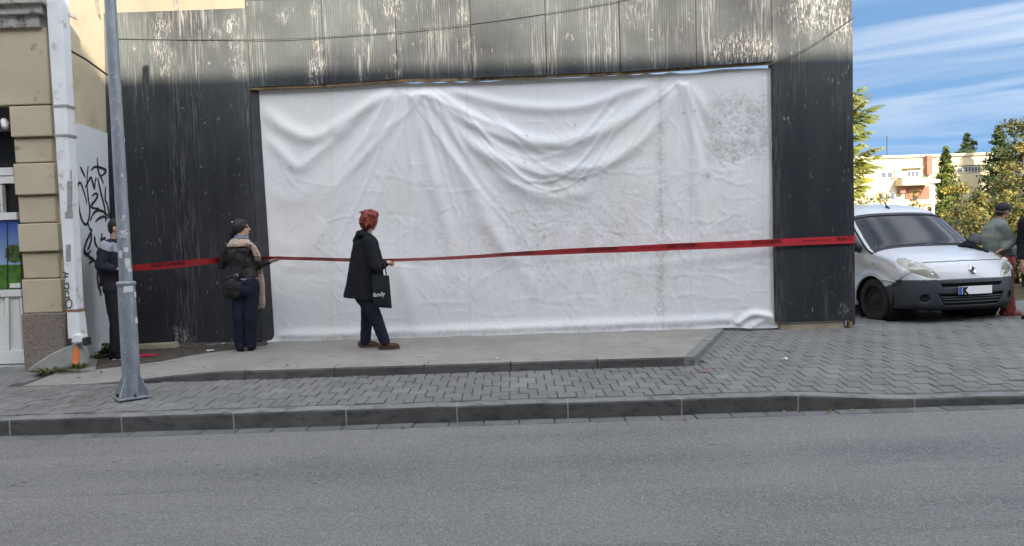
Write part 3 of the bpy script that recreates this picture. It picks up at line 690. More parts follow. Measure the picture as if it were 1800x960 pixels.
M_black = pmat('black_spray_paint', (.02, .02, .022), rough=.7)
M_orange = pmat('orange_spray_paint', (.85, .16, .03), (.95, .25, .06), 25, .7)
M_patch = pmat('cement_patch', (.24, .24, .23), (.33, .32, .30), 7, .95, .5, 40)
house = thing('corner_house', 'beige plastered old house with block pilaster beside the dark hoarding', 'house', (-6, BY, .22))
def pxbox(pxl, pxr, pyt, pyb, y0, y1):     # box whose front outline is measured in the photograph at depth y0
    a, b, c, d = P(pxl[1], pyb, y0), P(pxr[1], pyb, y0), P(pxr[0], pyt, y0), P(pxl[0], pyt, y0)
    dy = Vector((0, y1-y0, 0)); zb_, zt_ = (a.z+b.z)/2, (c.z+d.z)/2
    a.z = b.z = zb_; c.z = d.z = zt_
    return MB().hexa([a, b, b+dy, a+dy], [d, c, c+dy, d+dy])
rx = lambda py: 78+(py)*.0575                # right edge of the pilaster
lx0 = lambda py: -4+py*.075
# long side wall (leans like the old house does) and front wall
A0, A1 = P(108, 60, BY+.1), P(140, 630, BY+.1)
sw = MB()
xt = P(184, 100, WY).x; xb = P(197, 590, WY).x; ztop = 7.4
xa = lambda z: xb+(xt-xb)*(z-.5)/(4.1-.5)
sw.hexa([(xa(.1)-.3, BY+.1, .1), (xa(.1), BY+.1, .1), (xa(.1), 19, .1), (xa(.1)-.3, 19, .1)], [(xa(ztop)-.3, BY+.1, ztop), (xa(ztop), BY+.1, ztop), (xa(ztop), 19, ztop), (xa(ztop)-.3, 19, ztop)])
sw.build('side_wall', M_plast2, house)
MB().box(-12, -5.5, BY+.55, BY+.8, .1, 7.4).build('front_wall', M_plast2, house)
MB().box(-12.2, -4.9, BY-.05, 19.2, 7.41, 7.6).build('roof_slab', M_corn, house)
for (t, b_, big_) in ((50, 185, 2), (186, 240, 1), (243, 285, 0), (287, 342, 1), (345, 391, 0), (393, 442, 1), (445, 489, 0), (491, 550, 1)):
    l = (lambda py: 15+(py-185)*.072) if big_ else (lambda py: 24+(py-245)*.072)
    if big_ == 2: l = lambda py: -60
    y0 = BY-(.0 if big_ else -.045); o = pxbox((l(t), l(b_)), (rx(t)-(0 if big_ else 2), rx(b_)-(0 if big_ else 2)), t, b_, y0, BY+.13)
    o.build('plaster_block', M_plast, house, bevel=.012)
pxbox((36, 44), (114, 117), 551, 668, BY-.03, BY+.12).build('granite_plinth', M_gran, house, bevel=.015)
# cement patch and orange spray mark at the foot
cp = [(46, 652), (60, 640), (88, 622), (115, 610), (136, 604), (144, 622), (146, 642), (120, 648), (80, 656)]
pb = [P(a, b, BY-.09) for a, b in cp]; MB().prism(pb, (0, .16, 0)).build('cement_patch', M_patch, house, bevel=.02)
om = [(131, 610), (136, 609), (139, 620), (138, 634), (135, 643), (128, 644), (127, 630), (129, 618)]
MB().prism([P(a, b, BY-.094) for a, b in om], (0, .012, 0)).build('orange_mark', M_orange, house)
# cornice
for (t, b_, r_, d_) in ((-60, -4, 70, .02), (-3, 7, 74, .16), (8, 26, 72, .10), (27, 50, 68, .05)):
    pxbox((-90, -90), (r_, r_+1), t, b_, BY-d_, BY+.5).build('cornice', M_corn, house, bevel=.01)
# shop front
M_frame = M_white
def fr_(l, r, t, b_, y0, y1): return pxbox(l, r, t, b_, y0, y1).build('window_frame', M_frame, sf, bevel=.004)
sf = MB(); SY = BY+.2
sf = pxbox((-90, -90), (22, 38), 176, 520, SY+.08, SY+.1).build('shop_window', M_glassd, house)
fr_((-90, -90), (22, 24), 296, 310, SY, SY+.07); fr_((-90, -90), (24, 26), 311, 324, SY+.01, SY+.07); fr_((-90, -90), (29, 30), 375, 388, SY, SY+.07); fr_((-2, 1), (3, 5), 325, 374, SY, SY+.07)
M_pan2 = pmat('dark_pelmet', (.055, .045, .04), (.075, .065, .055), 3, .8)
pxbox((-90, -90), (15, 18), 168, 232, SY-.02, SY+.06).build('pelmet', M_pan2, house)
# poster: sky, meadow and one tree (flat print on the pane)
def poster():
    m, nt, b = newmat('poster_print'); v = coordv(nt, 'Position'); sp = node(nt, 'SeparateXYZ'); nt.links.new(v, sp.inputs[0])
    z0, z1 = P(10, 508, SY).z, P(10, 390, SY).z
    t = node(nt, 'MapRange'); t.inputs[1].default_value = z0; t.inputs[2].default_value = z1; nt.links.new(sp.outputs[2], t.inputs[0])
    skyc = mixc(nt, t.outputs[0], (.35, .50, .62), (.02, .07, .30)); gr = mixc(nt, nfac(nt, v, 12, .35, .65), (.03, .10, .015), (.08, .20, .03))
    hz = math2(nt, 'GREATER_THAN', t.outputs[0], .36); col = mixc(nt, hz, gr, skyc)
    cq = P(22, 446, SY); dx = math2(nt, 'SUBTRACT', sp.outputs[0], cq.x); dz = math2(nt, 'SUBTRACT', sp.outputs[2], cq.z)
    rr = math2(nt, 'SQRT', math2(nt, 'ADD', math2(nt, 'MULTIPLY', dx, dx), math2(nt, 'MULTIPLY', dz, dz)))
    rr = math2(nt, 'ADD', rr, math2(nt, 'MULTIPLY', nfac(nt, v, 22, .3, .7), .05))
    col = mixc(nt, math2(nt, 'LESS_THAN', rr, .135), col, mixc(nt, nfac(nt, v, 30, .4, .6), (.02, .045, .012), (.07, .11, .03)))
    nt.links.new(col, b.inputs['Base Color']); b.inputs['Roughness'].default_value = .25; return m
pxbox((-90, -90), (33, 37), 389, 510, SY+.03, SY+.06).build('poster', poster(), house)
pxbox((12, 12), (13, 14), 389, 509, SY+.024, SY+.029).build('pane_joint', M_black, house)
pxbox((17, 17), (35, 36), 498, 506, SY+.02, SY+.029).build('poster_strip', M_white, house)
# white lower doors
pxbox((-90, -90), (37, 46), 510, 640, SY+.05, SY+.1).build('door_panel', M_white, house)
for (l, r, t, b_) in ((-90, 37, 511, 523), (-90, 46, 618, 641), (8, 15, 524, 617), (-40, -32, 524, 617)): pxbox((l, l), (r, r+1), t, b_, SY+.01, SY+.05).build('door_rail', M_white, house, bevel=.004)
pxbox((34, 42), (38, 46), 524, 617, SY+.01, SY+.05).build('door_rail', M_white, house)
MB().box(-12, P(48, 640, BY).x, BY+.02, BY+.56, .1, P(20, 641, SY).z-.003).build('door_step', M_patch, house)
for (px0, px1, t, b_) in ((16, 33, 526, 616), (-30, 6, 526, 616)): pxbox((px0, px0+3), (px1, px1+6), t, b_, SY+.04, SY+.06).build('door_leaf', M_white, house)
# downpipe: wide white sheet casing with clips and a kinked shoe
pipe = pxbox((80, 117), (107, 134), -8, 545, BY-.10, BY+.06).build('downpipe', M_pipe, house, bevel=.012)
o = MB(); a, b_, c, d = P(118, 545, BY-.1), P(139, 545, BY-.1), P(117+2, 592, BY-.12), P(143, 594, BY-.12)
M_rustc = pmat('rusty_clip', (.28, .13, .06), (.20, .15, .12), 20, .85); M_clip = pmat('grey_clip', (.33, .32, .30), (.22, .20, .18), 20, .7)
pxbox((117, 119), (136, 142), 547, 596, BY-.105, BY+.05).build('pipe_shoe', M_pipe, pipe, bevel=.012)
for py, mt in ((184, M_clip), (236, M_clip), (545, M_rustc)):
    l = 80+(py+8)*.067; pxbox((l-1.5, l-1.5), (l+28-py*.015, l+28-py*.015), py, py+4, BY-.106, BY+.06).build('pipe_clip', mt, pipe)
pxbox((128, 124), (141, 147), 588, 603, BY-.15, BY-.03).build('pipe_outlet', M_pipe, pipe, bevel=.015)
pxbox((143, 145), (150, 152), 594, 608, BY-.165, BY-.05).build('outlet_mouth', M_black, pipe, bevel=.012)
pst = MB()
for (x0, y0, x1, y1, mt) in ((112, 318, 120, 372, 0), (108, 372, 121, 384, 0), (110, 430, 118, 460, 0), (118, 300, 119, 316, 0)):
    pxbox((x0+6, x0+6), (x1+6, x1+6), y0, y1, BY-.1035, BY-.09).build('paint_repair', M_clip, pipe)
# white panel on the side wall with tags
pan = MB(); zt0, zt1 = P(119, 208, BY+.15).z, P(189, 234, WY-.02).z
def wallpt(y, z, off=.012): return Vector((xa(z)+off, y, z))
pts_lo = [wallpt(BY+.12, .28), wallpt(WY-.02, .28)]
pan.hexa([wallpt(BY+.14, .30, .0), wallpt(BY+.14, .30, .018), wallpt(WY-.015, .30, .018), wallpt(WY-.015, .30, 0)], [wallpt(BY+.14, zt0, 0), wallpt(BY+.14, zt0, .018), wallpt(WY-.015, zt1, .018), wallpt(WY-.015, zt1, 0)])
wp = pan.build('wall_panel', M_wpan, house)
def onwall(px, py, off=.0215):              # where the sight line meets the panel
    d = CR @ Vector(((px-900)/1300, -(py-480)/1300, -1))
    # plane x = xb+(xt-xb)*(z-.5)/3.6+off
    k = (xt-xb)/3.6; t = (xb-k*.5+off+k*EYE.z-EYE.x)/(d.x-k*d.z); return EYE+d*t
G_ = [[(141, 293), (146, 303), (150, 312)], [(155, 292), (153, 320), (155, 345), (158, 372), (154, 392), (148, 393), (142, 380), (138, 360), (136, 335), (138, 323), (142, 322), (146, 332), (150, 345), (153, 358)], [(150, 330), (156, 318), (160, 312), (163, 320), (166, 332), (167, 322), (169, 312)], [(171, 277), (173, 300), (178, 312), (182, 322)], [(160, 300), (166, 294), (174, 294), (186, 299), (183, 306), (176, 310)],
      [(172, 313), (178, 340), (184, 365), (186, 390)], [(186, 328), (185, 350), (189, 360), (193, 384)], [(162, 345), (168, 340), (172, 343), (168, 352), (160, 362), (166, 366), (174, 366)], [(159, 388), (164, 376), (172, 370), (182, 372), (193, 382)], [(168, 390), (174, 384), (182, 381), (190, 384)], [(155, 392), (158, 402), (161, 406), (152, 425), (148, 440), (152, 448), (160, 440)], [(161, 410), (160, 425), (154, 440)], [(166, 415), (168, 428), (172, 436)], [(180, 410), (178, 424), (184, 418), (186, 428)], [(157, 462), (164, 458), (170, 462), (172, 475), (172, 492), (176, 502), (182, 498)], [(149, 441), (158, 452), (166, 456)], [(135, 391), (136.5, 391.5)], [(139, 388), (140.5, 388.5)], [(172, 500), (176, 508), (178, 520)]]
g = MB()
for i, st in enumerate(G_):
    pts = [onwall(a, b, .0215+i*.0004) for a, b in spline([(a, b, 0) for a, b in st], 6) for a, b in [(a, b)]] if False else [onwall(q.x, q.y, .0215+i*.0004) for q in spline([(a, b, 0) for a, b in st], 6)]
    n = len(pts); g = MB(); ribbon(g, pts, [.034*(.55+.45*math.sin(math.pi*(k+.5)/n)) for k in range(n)], (1, 0, 0)); g.build('paint_stroke', M_black, wp, fix=False)
g = MB(); yy = BY-.1045
for i, st in enumerate([[(108, 478), (119, 482)], [(109, 489), (118, 486)], [(114, 480), (113, 488)], [(112, 500), (118, 498), (118, 507), (112, 506)], [(113, 514), (117, 511), (119, 518)], [(113, 524), (120, 522), (116, 530)]]):
    g = MB(); ribbon(g, [P(q.x+1.5, q.y, yy-i*.0004) for q in spline([(a, b, 0) for a, b in st], 5)], .012, (0, -1, 0)); g.build('paint_stroke', M_black, pipe, fix=False)
g = MB(); ribbon(g, [P(121+5.5*math.cos(t), 534+7.5*math.sin(t), yy-.003) for t in np.linspace(0, 6.4, 20)], .012, (0, -1, 0)); g.build('paint_stroke', M_black, pipe, fix=False)
for (y, zz) in ((BY+.16, zt0-.03), (BY+.45, zt0-.02), (BY+.75, zt0+.02)): pass
MB().tube([P(111, 82, BY-.04), P(150, 104, BY+.35), P(186, 130, WY-.2), P(216, 144, WY-.12)], .012, 7).build('tie_rod', M_dark, house)
# cables and pipe on the sunny wall behind the hoarding
for (a, b_) in ((164, 174), (303, 310), (309, 313)):
    y = None; pts = []
    for px, py in ((a, -40), ((a+b_)/2, 0), (b_, 25)): pts.append(onwall(px, py, .02))
    MB().tube(pts, .012 if a != 303 else .03, 6).build('wall_cable', M_clip, house)
# small white camera on the shop front
cam_t = thing('security_camera', 'small white security camera under the pelmet of the shop front', 'camera', tuple(P(8, 222, SY-.1)))
MB().tube([P(4, 214, SY-.04), P(13, 216, SY-.1)], .022, 10).build('mount', M_white, cam_t, smooth=True)
MB().cap(P(7, 213, SY-.12), P(9, 222, SY-.14), .035, .038).build('dome', M_white, cam_t, smooth=True)

# ================================================================== HOUSE ACROSS THE STREET (behind the camera, throws the shade)
SB_Y = -6.6
sv2 = sv.normalized(); dzdy = -sv2.z/sv2.y
SB_Z = 3.80+dzdy*(WY-SB_Y)
M_opp = pmat('opposite_plaster', (.42, .39, .33), (.5, .46, .39), 1.2, .9, .2, 30)
opp = thing('terrace_house', 'long plastered house on the far side of the street behind the viewer', 'house', (4, SB_Y-4, 0))
MB().box(-22, 36, SB_Y-9, SB_Y, 0, SB_Z).build('wall', M_opp, opp)
for fl in range(3):
    for k in range(16):
        x = -20+k*3.5; z = 1.2+fl*3.3
        wq = MB().box(x-.6, x+.6, SB_Y-.05, SB_Y+.02, z, z+1.5).build('window', M_white, opp)
        MB().box(x-.52, x+.52, SB_Y+.021, SB_Y+.03, z+.08, z+1.42).build('pane', M_glassd, wq)

# ================================================================== LAMP POST
M_galv = pmat('galvanised_steel', (.20, .225, .25), (.29, .315, .335), 14, .5, .15, 50, metal=.35, c3=(.40, .42, .43), s3=30, t3=(.6, .75), stretch=(1, 1, .4))
M_stick = pmat('paper_sticker', (.62, .63, .62), (.45, .46, .46), 18, .7)
M_stickd = pmat('torn_dark_sticker', (.08, .07, .10), (.6, .6, .6), 30, .7)
PY_ = 7.10; pb_ = P(233, 700, PY_); pzb = zs(pb_.x, PY_)
post = thing('lamp_post', 'tall galvanised steel lamp post bolted to the pavement in front of the man', 'lamp post', (pb_.x, PY_, pzb))
px_, zc = pb_.x-.0, P(222, 497, PY_).z
def post_x(z): return pb_.x+.0
MB().lathe([(.078, pzb+.012), (.080, pzb+.05), (.079, 1.0), (.078, zc-.03)], (pb_.x, PY_, 0), n=28).build('lower_tube', M_galv, post, smooth=True)
MB().lathe([(.078, zc-.03), (.086, zc-.026), (.087, zc), (.080, zc+.012), (.058, zc+.016)], (pb_.x, PY_, 0), n=28).build('collar', M_galv, post, smooth=True)
up_ = MB().lathe([(.0585, zc+.014), (.057, 2.2), (.050, 4.0), (.043, 5.45), (.0, 5.46)], (pb_.x, PY_, 0), n=24).build('upper_tube', M_galv, post, smooth=True)
MB().box(-.15, .15, -.15, .15, 0, .016, Matrix.Translation((pb_.x, PY_, pzb+.006)) @ Matrix.Rotation(R(38), 4, 'Z')).build('base_plate', M_galv, post, bevel=.003)
for k in range(4):
    M_ = Matrix.Translation((pb_.x, PY_, pzb+.022)) @ Matrix.Rotation(R(38+45+90*k), 4, 'Z')
    MB().prism([M_ @ Vector(q) for q in ((.076, -.005, 0), (.185, -.005, 0), (.185, -.005, .012), (.088, -.005, .20), (.076, -.005, .20))], M_.to_3x3() @ Vector((0, .01, 0))).build('gusset', M_galv, post)
    M2 = Matrix.Translation((pb_.x, PY_, pzb+.022)) @ Matrix.Rotation(R(38+90*k), 4, 'Z')
    MB().lathe([(.0, .03), (.014, .03), (.014, 0)], M2 @ Vector((.13, 0, 0)), n=6).build('bolt', M_dark, post)
def sticker(px, py, w_, h, r, mat, par):
    c = P(px, py, PY_-r); mb = MB(); a0 = math.asin(max(-1, min(1, (c.x-pb_.x)/r))); n = 6; da = w_/r
    vs = []
    for i in range(n+1):
        a = a0-da/2+da*i/n; rr = r+.0035
        for z in (c.z-h/2, c.z+h/2): vs.append((pb_.x+rr*math.sin(a), PY_-rr*math.cos(a), z+random.uniform(-.002, .002)))
    mb.add(vs, [(2*i, 2*i+2, 2*i+3, 2*i+1) for i in range(n)]); mb.build('sticker', mat, par)
for (px, py, w_, h, m_) in ((213, 245, .015, .03, 0), (213, 308, .018, .03, 0), (216, 384, .02, .06, 1), (217, 411, .075, .075, 1), (220, 439, .04, .045, 0), (212, 447, .03, .07, 0), (222, 460, .045, .06, 0), (223, 468, .04, .04, 0), (225, 475, .05, .03, 0)):
    sticker(px, py, w_, h, .0575, M_stickd if m_ else M_stick, up_)
for (px, py, w_, h) in ((224, 507, .085, .075), (231, 519, .04, .05), (234, 565, .05, .055)): sticker(px, py, w_, h, .079, M_stick, post)

# ================================================================== BARRIER TAPE
M_tape = pmat('red_barrier_tape', (.62, .030, .040), (.68, .042, .05), 12, .38, spec=.5)
M_ink = pmat('dark_print', (.022, .004, .006), rough=.5)
tp = [(206, 473, 8.84, 70), (236, 471, 8.86, 40), (300, 466, 8.9, 35), (360, 460, 8.95, 40), (388, 457.5, 9.12, 42), (402, 456.5, 9.24, 45), (432, 455, 9.26, 55), (456, 454, 9.20, 60), (474, 454, 9.04, 63), (490, 454, 8.97, 64), (560, 455.5, 8.95, 62), (612, 457, 8.93, 64), (650, 458, 8.96, 66), (686, 457.5, 8.9, 66), (760, 455, 8.98, 66), (840, 451, 9.06, 62), (900, 447, 9.12, 55), (1000, 442, 9.24, 44), (1100, 438, 9.34, 34), (1200, 433.5, 9.42, 26), (1300, 429.5, 9.5, 20), (1400, 425, 9.56, 14), (1503, 421, 9.585, 10)]
TPp = [P(a, b, c) for a, b, c, d in tp]
cp_ = spline(TPp, 10); an_ = [v.x for v in spline([(d, 0, 0) for *_, d in tp], 10)]
acc = [0]
for a, b in zip(cp_[:-1], cp_[1:]): acc.append(acc[-1]+(b-a).length)
TW = .098
def tape_at(s, v, off=0):
    s = max(0, min(acc[-1]-1e-4, s)); i = max(0, min(len(acc)-2, int(np.searchsorted(acc, s))-1)); t = (s-acc[i])/(acc[i+1]-acc[i])
    p = cp_[i].lerp(cp_[i+1], t); a = R(an_[i]+(an_[i+1]-an_[i])*t); tg = (cp_[i+1]-cp_[i]).normalized()
    z = (Vector((0, 0, 1))-tg*tg.z).normalized(); y = tg.cross(z)       # y points away
    wv = z*math.cos(a)+y*math.sin(a); nv = wv.cross(tg)
    if nv.y > 0: nv = -nv
    return p+wv*v+nv*off
tape = thing('barrier_tape', 'long red barrier tape with dark lettering stretched across the tarpaulin', 'tape', tuple(TPp[13]))
mb = MB(); n = len(acc)
vs = []
for s in acc:
    for v in (-TW/2, -TW/6, TW/6, TW/2): vs.append(tape_at(s, v, .0015*math.sin(s*5+v*20)))
mb.add(vs, [(4*i+k, 4*i+k+1, 4*i+k+5, 4*i+k+4) for i in range(n-1) for k in range(3)])
mb.build('ribbon', M_tape, tape, smooth=True, fix=False)
def s_at(px): return min(range(len(cp_)), key=lambda i: abs((900+1300*(CR.transposed() @ (cp_[i]-EYE)).x/-(CR.transposed() @ (cp_[i]-EYE)).z)-px))
def tape_text(body, s0, cap, length, v0, bold):
    vs, fs = text2d(body, 1.0, bold); mxx = max(v.x for v in vs); k = cap/.72
    out = [tape_at(s0+v.x/mxx*length, v0+v.y*k, .010) for v in vs]
    MB().add(out, fs).build('printed_words', M_ink, tape, fix=False)
for px in (268, 532, 882, 1032, 1172, 1318, 1470):
    s0 = acc[s_at(px)]
    L_ = .40 if px < 1460 else .40
    if s0+L_ < acc[-1] or px > 1460: tape_text('ОБЈЕКТ ЗАТВОРЕН' if px < 1460 else 'ОБЈЕКТ З', s0, .044, L_ if px < 1460 else .215, -.004, .028)
    if px > 800:
        tape_text('ГРАД КРАГУЈЕВАЦ' if False else 'зона  забрањен  приступ', s0-.50, .016, .44, .008, .004) if False else None
M_ink2 = M_ink
for px in (838, 985, 1116, 1262, 1412):        # faint line of very small print between the words
    s0 = acc[s_at(px)]; r3 = random.Random(px); k = 0
    mb = MB(); s = s0
    while s < s0+.36:
        l = r3.uniform(.015, .05); q = [tape_at(s, .006, .010), tape_at(s+l, .006, .010), tape_at(s+l, .015, .010), tape_at(s, .015, .010)]
        mb.add(q, [(0, 1, 2, 3)]); s += l+r3.uniform(.006, .02)
    tag(mb.build('small_print', M_ink, tape, fix=False), kind='stuff')

# ================================================================== PEOPLE
M_skin = pmat('skin', (.46, .27, .19), (.50, .30, .215), 20, .55, .05, 60)
M_skin2 = pmat('tanned_skin', (.30, .155, .10), (.34, .18, .12), 20, .55, .05, 60)
M_eye = pmat('eye_dark', (.03, .025, .02), rough=.2)
M_lip = pmat('lip', (.38, .14, .12), rough=.5)
M_shoe_s = pmat('shoe_sole', (.55, .55, .53), rough=.7)
def Vx(v): return Vector(v)
def person(name_label, base, J, mskin, face, k=1.0, group=None, handcfg=None, neck_r=.052):
    """J: world joints. One continuous body grown from tapering limbs; returns the thing"""
    t = thing('person', name_label, 'person', base, group)
    mb = MB(); H = J['head']; f = Vector(face).normalized(); up = (H-J['neck']).normalized(); sd_ = f.cross(up).normalized(); up = sd_.cross(f).normalized()
    Mh = Matrix((sd_, f, up)).transposed()
    h = lambda x, y, z: H+Mh @ Vector((x, y, z))*k
    mb.ell(h(0, -.012, .03), (.074*k, .092*k, .088*k), Mh); mb.ell(h(0, .025, -.035), (.058*k, .062*k, .075*k), Mh)
    mb.cap(h(0, .055, -.092), h(0, .06, -.088), .024*k, .022*k); mb.cap(h(-.03, .02, -.075), h(.03, .02, -.075), .03*k, .03*k)
    mb.cap(h(0, .082, .022), h(0, .104, -.018), .009*k, .013*k, 8); mb.cap(h(-.03, .076, .035), h(.03, .076, .035), .011*k, .011*k, 8)
    mb.cap(h(-.015, .078, -.05), h(.015, .078, -.05), .009*k, .009*k, 8)
    for s in (-1, 1):
        mb.ell(h(s*.073, -.008, 0), (.010*k, .018*k, .030*k), Mh, 10, 8); mb.ell(h(s*.038, .058, -.018), (.022*k, .02*k, .02*k), Mh, 10, 8)
    mb.cap(J['neck']-up*.06*k, H-up*.03*k-f*.01*k, neck_r*k, (neck_r-.004)*k)
    C, Pv = J['chest'], J['pelvis']
    sl, sr = J['sh_l'], J['sh_r']
    mb.cap(sl*.6+C*.4, sr*.6+C*.4, .07*k, .07*k); mb.cap(sl, sr, .052*k, .052*k); mb.cap(J['neck']-up*.07*k, C, .06*k, .088*k); mb.cap(C, Pv, .088*k, .085*k)
    mb.cap(J['hip_l'], J['hip_r'], .08*k, .08*k)
    for s in 'lr':
        mb.cap(J['sh_'+s], J['el_'+s], .045*k, .036*k); mb.cap(J['el_'+s], J['wr_'+s], .037*k, .025*k)
        mb.cap(J['hip_'+s], J['kn_'+s], .085*k, .055*k); mb.cap(J['kn_'+s], J['an_'+s], .055*k, .036*k); mb.cap(J['an_'+s]-Vector((0, 0, .015)), (J['an_'+s]-Vector((0, 0, .02))).lerp(J['to_'+s], .45), .034*k, .022*k)
        wr = J['wr_'+s]; d = (J['ha_'+s]-wr).normalized(); pn = Vector(J.get('pn_'+s, (0, 0, -1))); pn = (pn-d*pn.dot(d)).normalized(); sw_ = d.cross(pn)*(1 if s == 'r' else -1)
        curl = J.get('cu_'+s, .35)
        for q in (-.026, -.009, .009, .026): mb.cap(wr+sw_*q*.6, wr+d*.085*k+sw_*q, .015*k, .012*k, 8)
        for i, (q, L_) in enumerate(((-.029, .85), (-.010, 1.0), (.010, .95), (.028, .72))):
            p = wr+d*.088*k+sw_*q; a = 0
            for sg, ll in ((0, .040), (1, .026), (2, .020)):
                a += curl*(.8+.12*i) if sg == 0 else curl*1.25
                e = p+(d*math.cos(a)+pn*math.sin(a))*ll*L_*k; mb.cap(p, e, (.0095-.0008*sg)*k, (.0088-.0008*sg)*k, 8); p = e
        p = wr+d*.025*k-sw_*.022; e = p+(d*.75-sw_*.75+pn*.25).normalized()*.042*k; mb.cap(p, e, .012*k, .0105*k, 8); mb.cap(e, e+(d*.9-sw_*.05+pn*(.2+curl*.4)).normalized()*.036*k, .0105*k, .0085*k, 8)
    off = wloc(t); me = remesh(mb, .0065, 3, .5); 
    me.transform(Matrix.Translation(-off)); link('body', me, mskin, t)
    for s in (-1, 1): MB().ell(h(s*.032, .078, .018), (.012*k, .007*k, .007*k), Mh, 10, 8).build('eye', M_eye, t, smooth=True)
    for s in (-1, 1): MB().cap(h(s*.018, .088, .038), h(s*.048, .074, .040), .0055*k, .004*k, 8).build('eyebrow', M_eye, t, smooth=True)
    MB().ell(h(0, .089, -.052), (.022*k, .006*k, .006*k), Mh, 10, 8).build('mouth', M_lip, t, smooth=True)
    t['_h'] = 1
    del t['_h']
    return t, h, Mh
def wear(name, mb, mat, t, voxel=.010, sm=4, fold=.006, fscale=9, label=None, fst=(1, 1, .5)):
    me = remesh(mb, voxel, sm, .5, fold, fscale, fst); me.transform(Matrix.Translation(-wloc(t))); o = link(name, me, mat, t)
    if label: o['label'] = label
    return o
def loft(rings, n=40, seed=0, cap=True):
    """rings: (centre, half width x, half depth y, fold amplitude); closed tube of cloth"""
    vs = []; m = len(rings)
    for (c, a, b, fo) in rings:
        c = Vector(c)
        for k in range(n):
            t = 2*math.pi*k/n; r = 1+fo*(math.sin(t*5+seed)+.6*math.sin(t*9+seed*2)); vs.append(c+Vector((a*r*math.cos(t), b*r*math.sin(t), .0)))
    fs = [(j*n+k, j*n+(k+1) % n, (j+1)*n+(k+1) % n, (j+1)*n+k) for j in range(m-1) for k in range(n)]
    if cap: fs += [tuple(range(n))[::-1], tuple((m-1)*n+k for k in range(n))]
    return vs, fs
def joints(Y0, spec):
    return {k_: P(v[0], v[1], Y0+(v[2] if len(v) > 2 else 0)) for k_, v in spec.items()}
def sole(t, an, to, zg, mat, matsole, name='shoe', h=.06, k=1.0, label=None):
    d = Vector((to.x-an.x, to.y-an.y, 0)); d.normalize(); s = Vector((-d.y, d.x, 0)); heel = Vector((an.x, an.y, zg))-d*.055*k; toe = Vector((to.x, to.y, zg))+d*.02
    mb = MB(); mb.cap(heel+Vector((0, 0, .045)), heel+d*.12+Vector((0, 0, .045)), .040*k, .043*k); mb.cap(heel+d*.10+Vector((0, 0, .042)), toe+Vector((0, 0, .036))-d*.03, .045*k, .034*k); mb.cap(heel+d*.05+Vector((0, 0, .05)), heel+d*.07+Vector((0, 0, .05+h*.6)), .042*k, .040*k)
    o = wear(name, mb, mat, t, .008, 3, 0, label=label)
    pts = []; L_ = (toe-heel).length
    prof = [(-.01, .0), (.0, .025), (.04, .036), (.11, .034), (.17, .042), (L_-.03, .038), (L_+.0, .022), (L_+.008, 0)]
    poly = [heel+d*a+s*b*k for a, b in prof]+[heel+d*a-s*b*k for a, b in reversed(prof[1:-1])]
    MB().prism([q+Vector((0, 0, .002)) for q in poly], (0, 0, .02)).build('sole', matsole, o)
M_coat = pmat('black_wool', (.010, .011, .014), (.016, .017, .021), 12, .95, .25, 120, spec=.15)
M_navy = pmat('navy_trousers', (.010, .012, .022), (.016, .018, .03), 9, .9, .2, 90, spec=.2)
M_brown = pmat('brown_suede', (.050, .021, .011), (.075, .033, .018), 18, .8, .2, 60)
M_brsole = pmat('brown_sole', (.10, .06, .04), rough=.8)
M_redhair = pmat('red_dyed_hair', (.115, .014, .008), (.24, .038, .018), 34, .65, .7, 60, stretch=(1, 1, .4), bst=(1, 1, .35))
M_blkhair = pmat('black_hair', (.006, .005, .0045), (.014, .009, .0075), 30, .55, .5, 60, bst=(1, 1, .35))
M_print = pmat('white_print', (.6, .62, .62), rough=.7)

# ---- woman in the black coat, red hair
Y = 8.86; gz = zp(-1.6, Y)
J = joints(Y, dict(head=(651, 389, .02), neck=(646, 409, .02), chest=(643, 440, .02), pelvis=(644, 515, .03), sh_r=(646, 424, -.15), sh_l=(652, 424, .19), el_r=(660, 469, -.19), wr_r=(675, 462, -.07), ha_r=(686, 459, .0),
     el_l=(668, 468, .22), wr_l=(678, 463, .1), ha_l=(688, 459, .04), hip_r=(641, 522, -.08), hip_l=(649, 522, .10), kn_r=(662, 562, -.10), kn_l=(645, 564, .12), an_r=(677, 600, -.09), an_l=(642, 599, .12), to_r=(699, 605, -.07), to_l=(662, 604, .13)))
J['pn_r'] = (0, .2, -1); J['pn_l'] = (0, -.2, -1); J['cu_r'] = .75; J['cu_l'] = .75
base = (J['pelvis'].x, Y, gz)
t, h, Mh = person('woman with short red hair in a black coat holding the red tape before the tarpaulin', base, J, M_skin, (.68, .73, .08), .97)
q = lambda px, py, dy=0: P(px, py, Y+dy)
mb = MB()
rings = [(q(641, 410, .02), .06, .07, 0), (q(642, 416, .02), .105, .12, .0), (q(643, 426, .02), .142, .185, .01), (q(643, 445, .02), .172, .20, .015), (q(643, 470, .02), .200, .205, .02), (q(641.5, 495, .02), .222, .215, .03), (q(640, 512, .02), .235, .22, .035)]
r0 = list(rings); vs, fs = loft(r0, 44, 1)
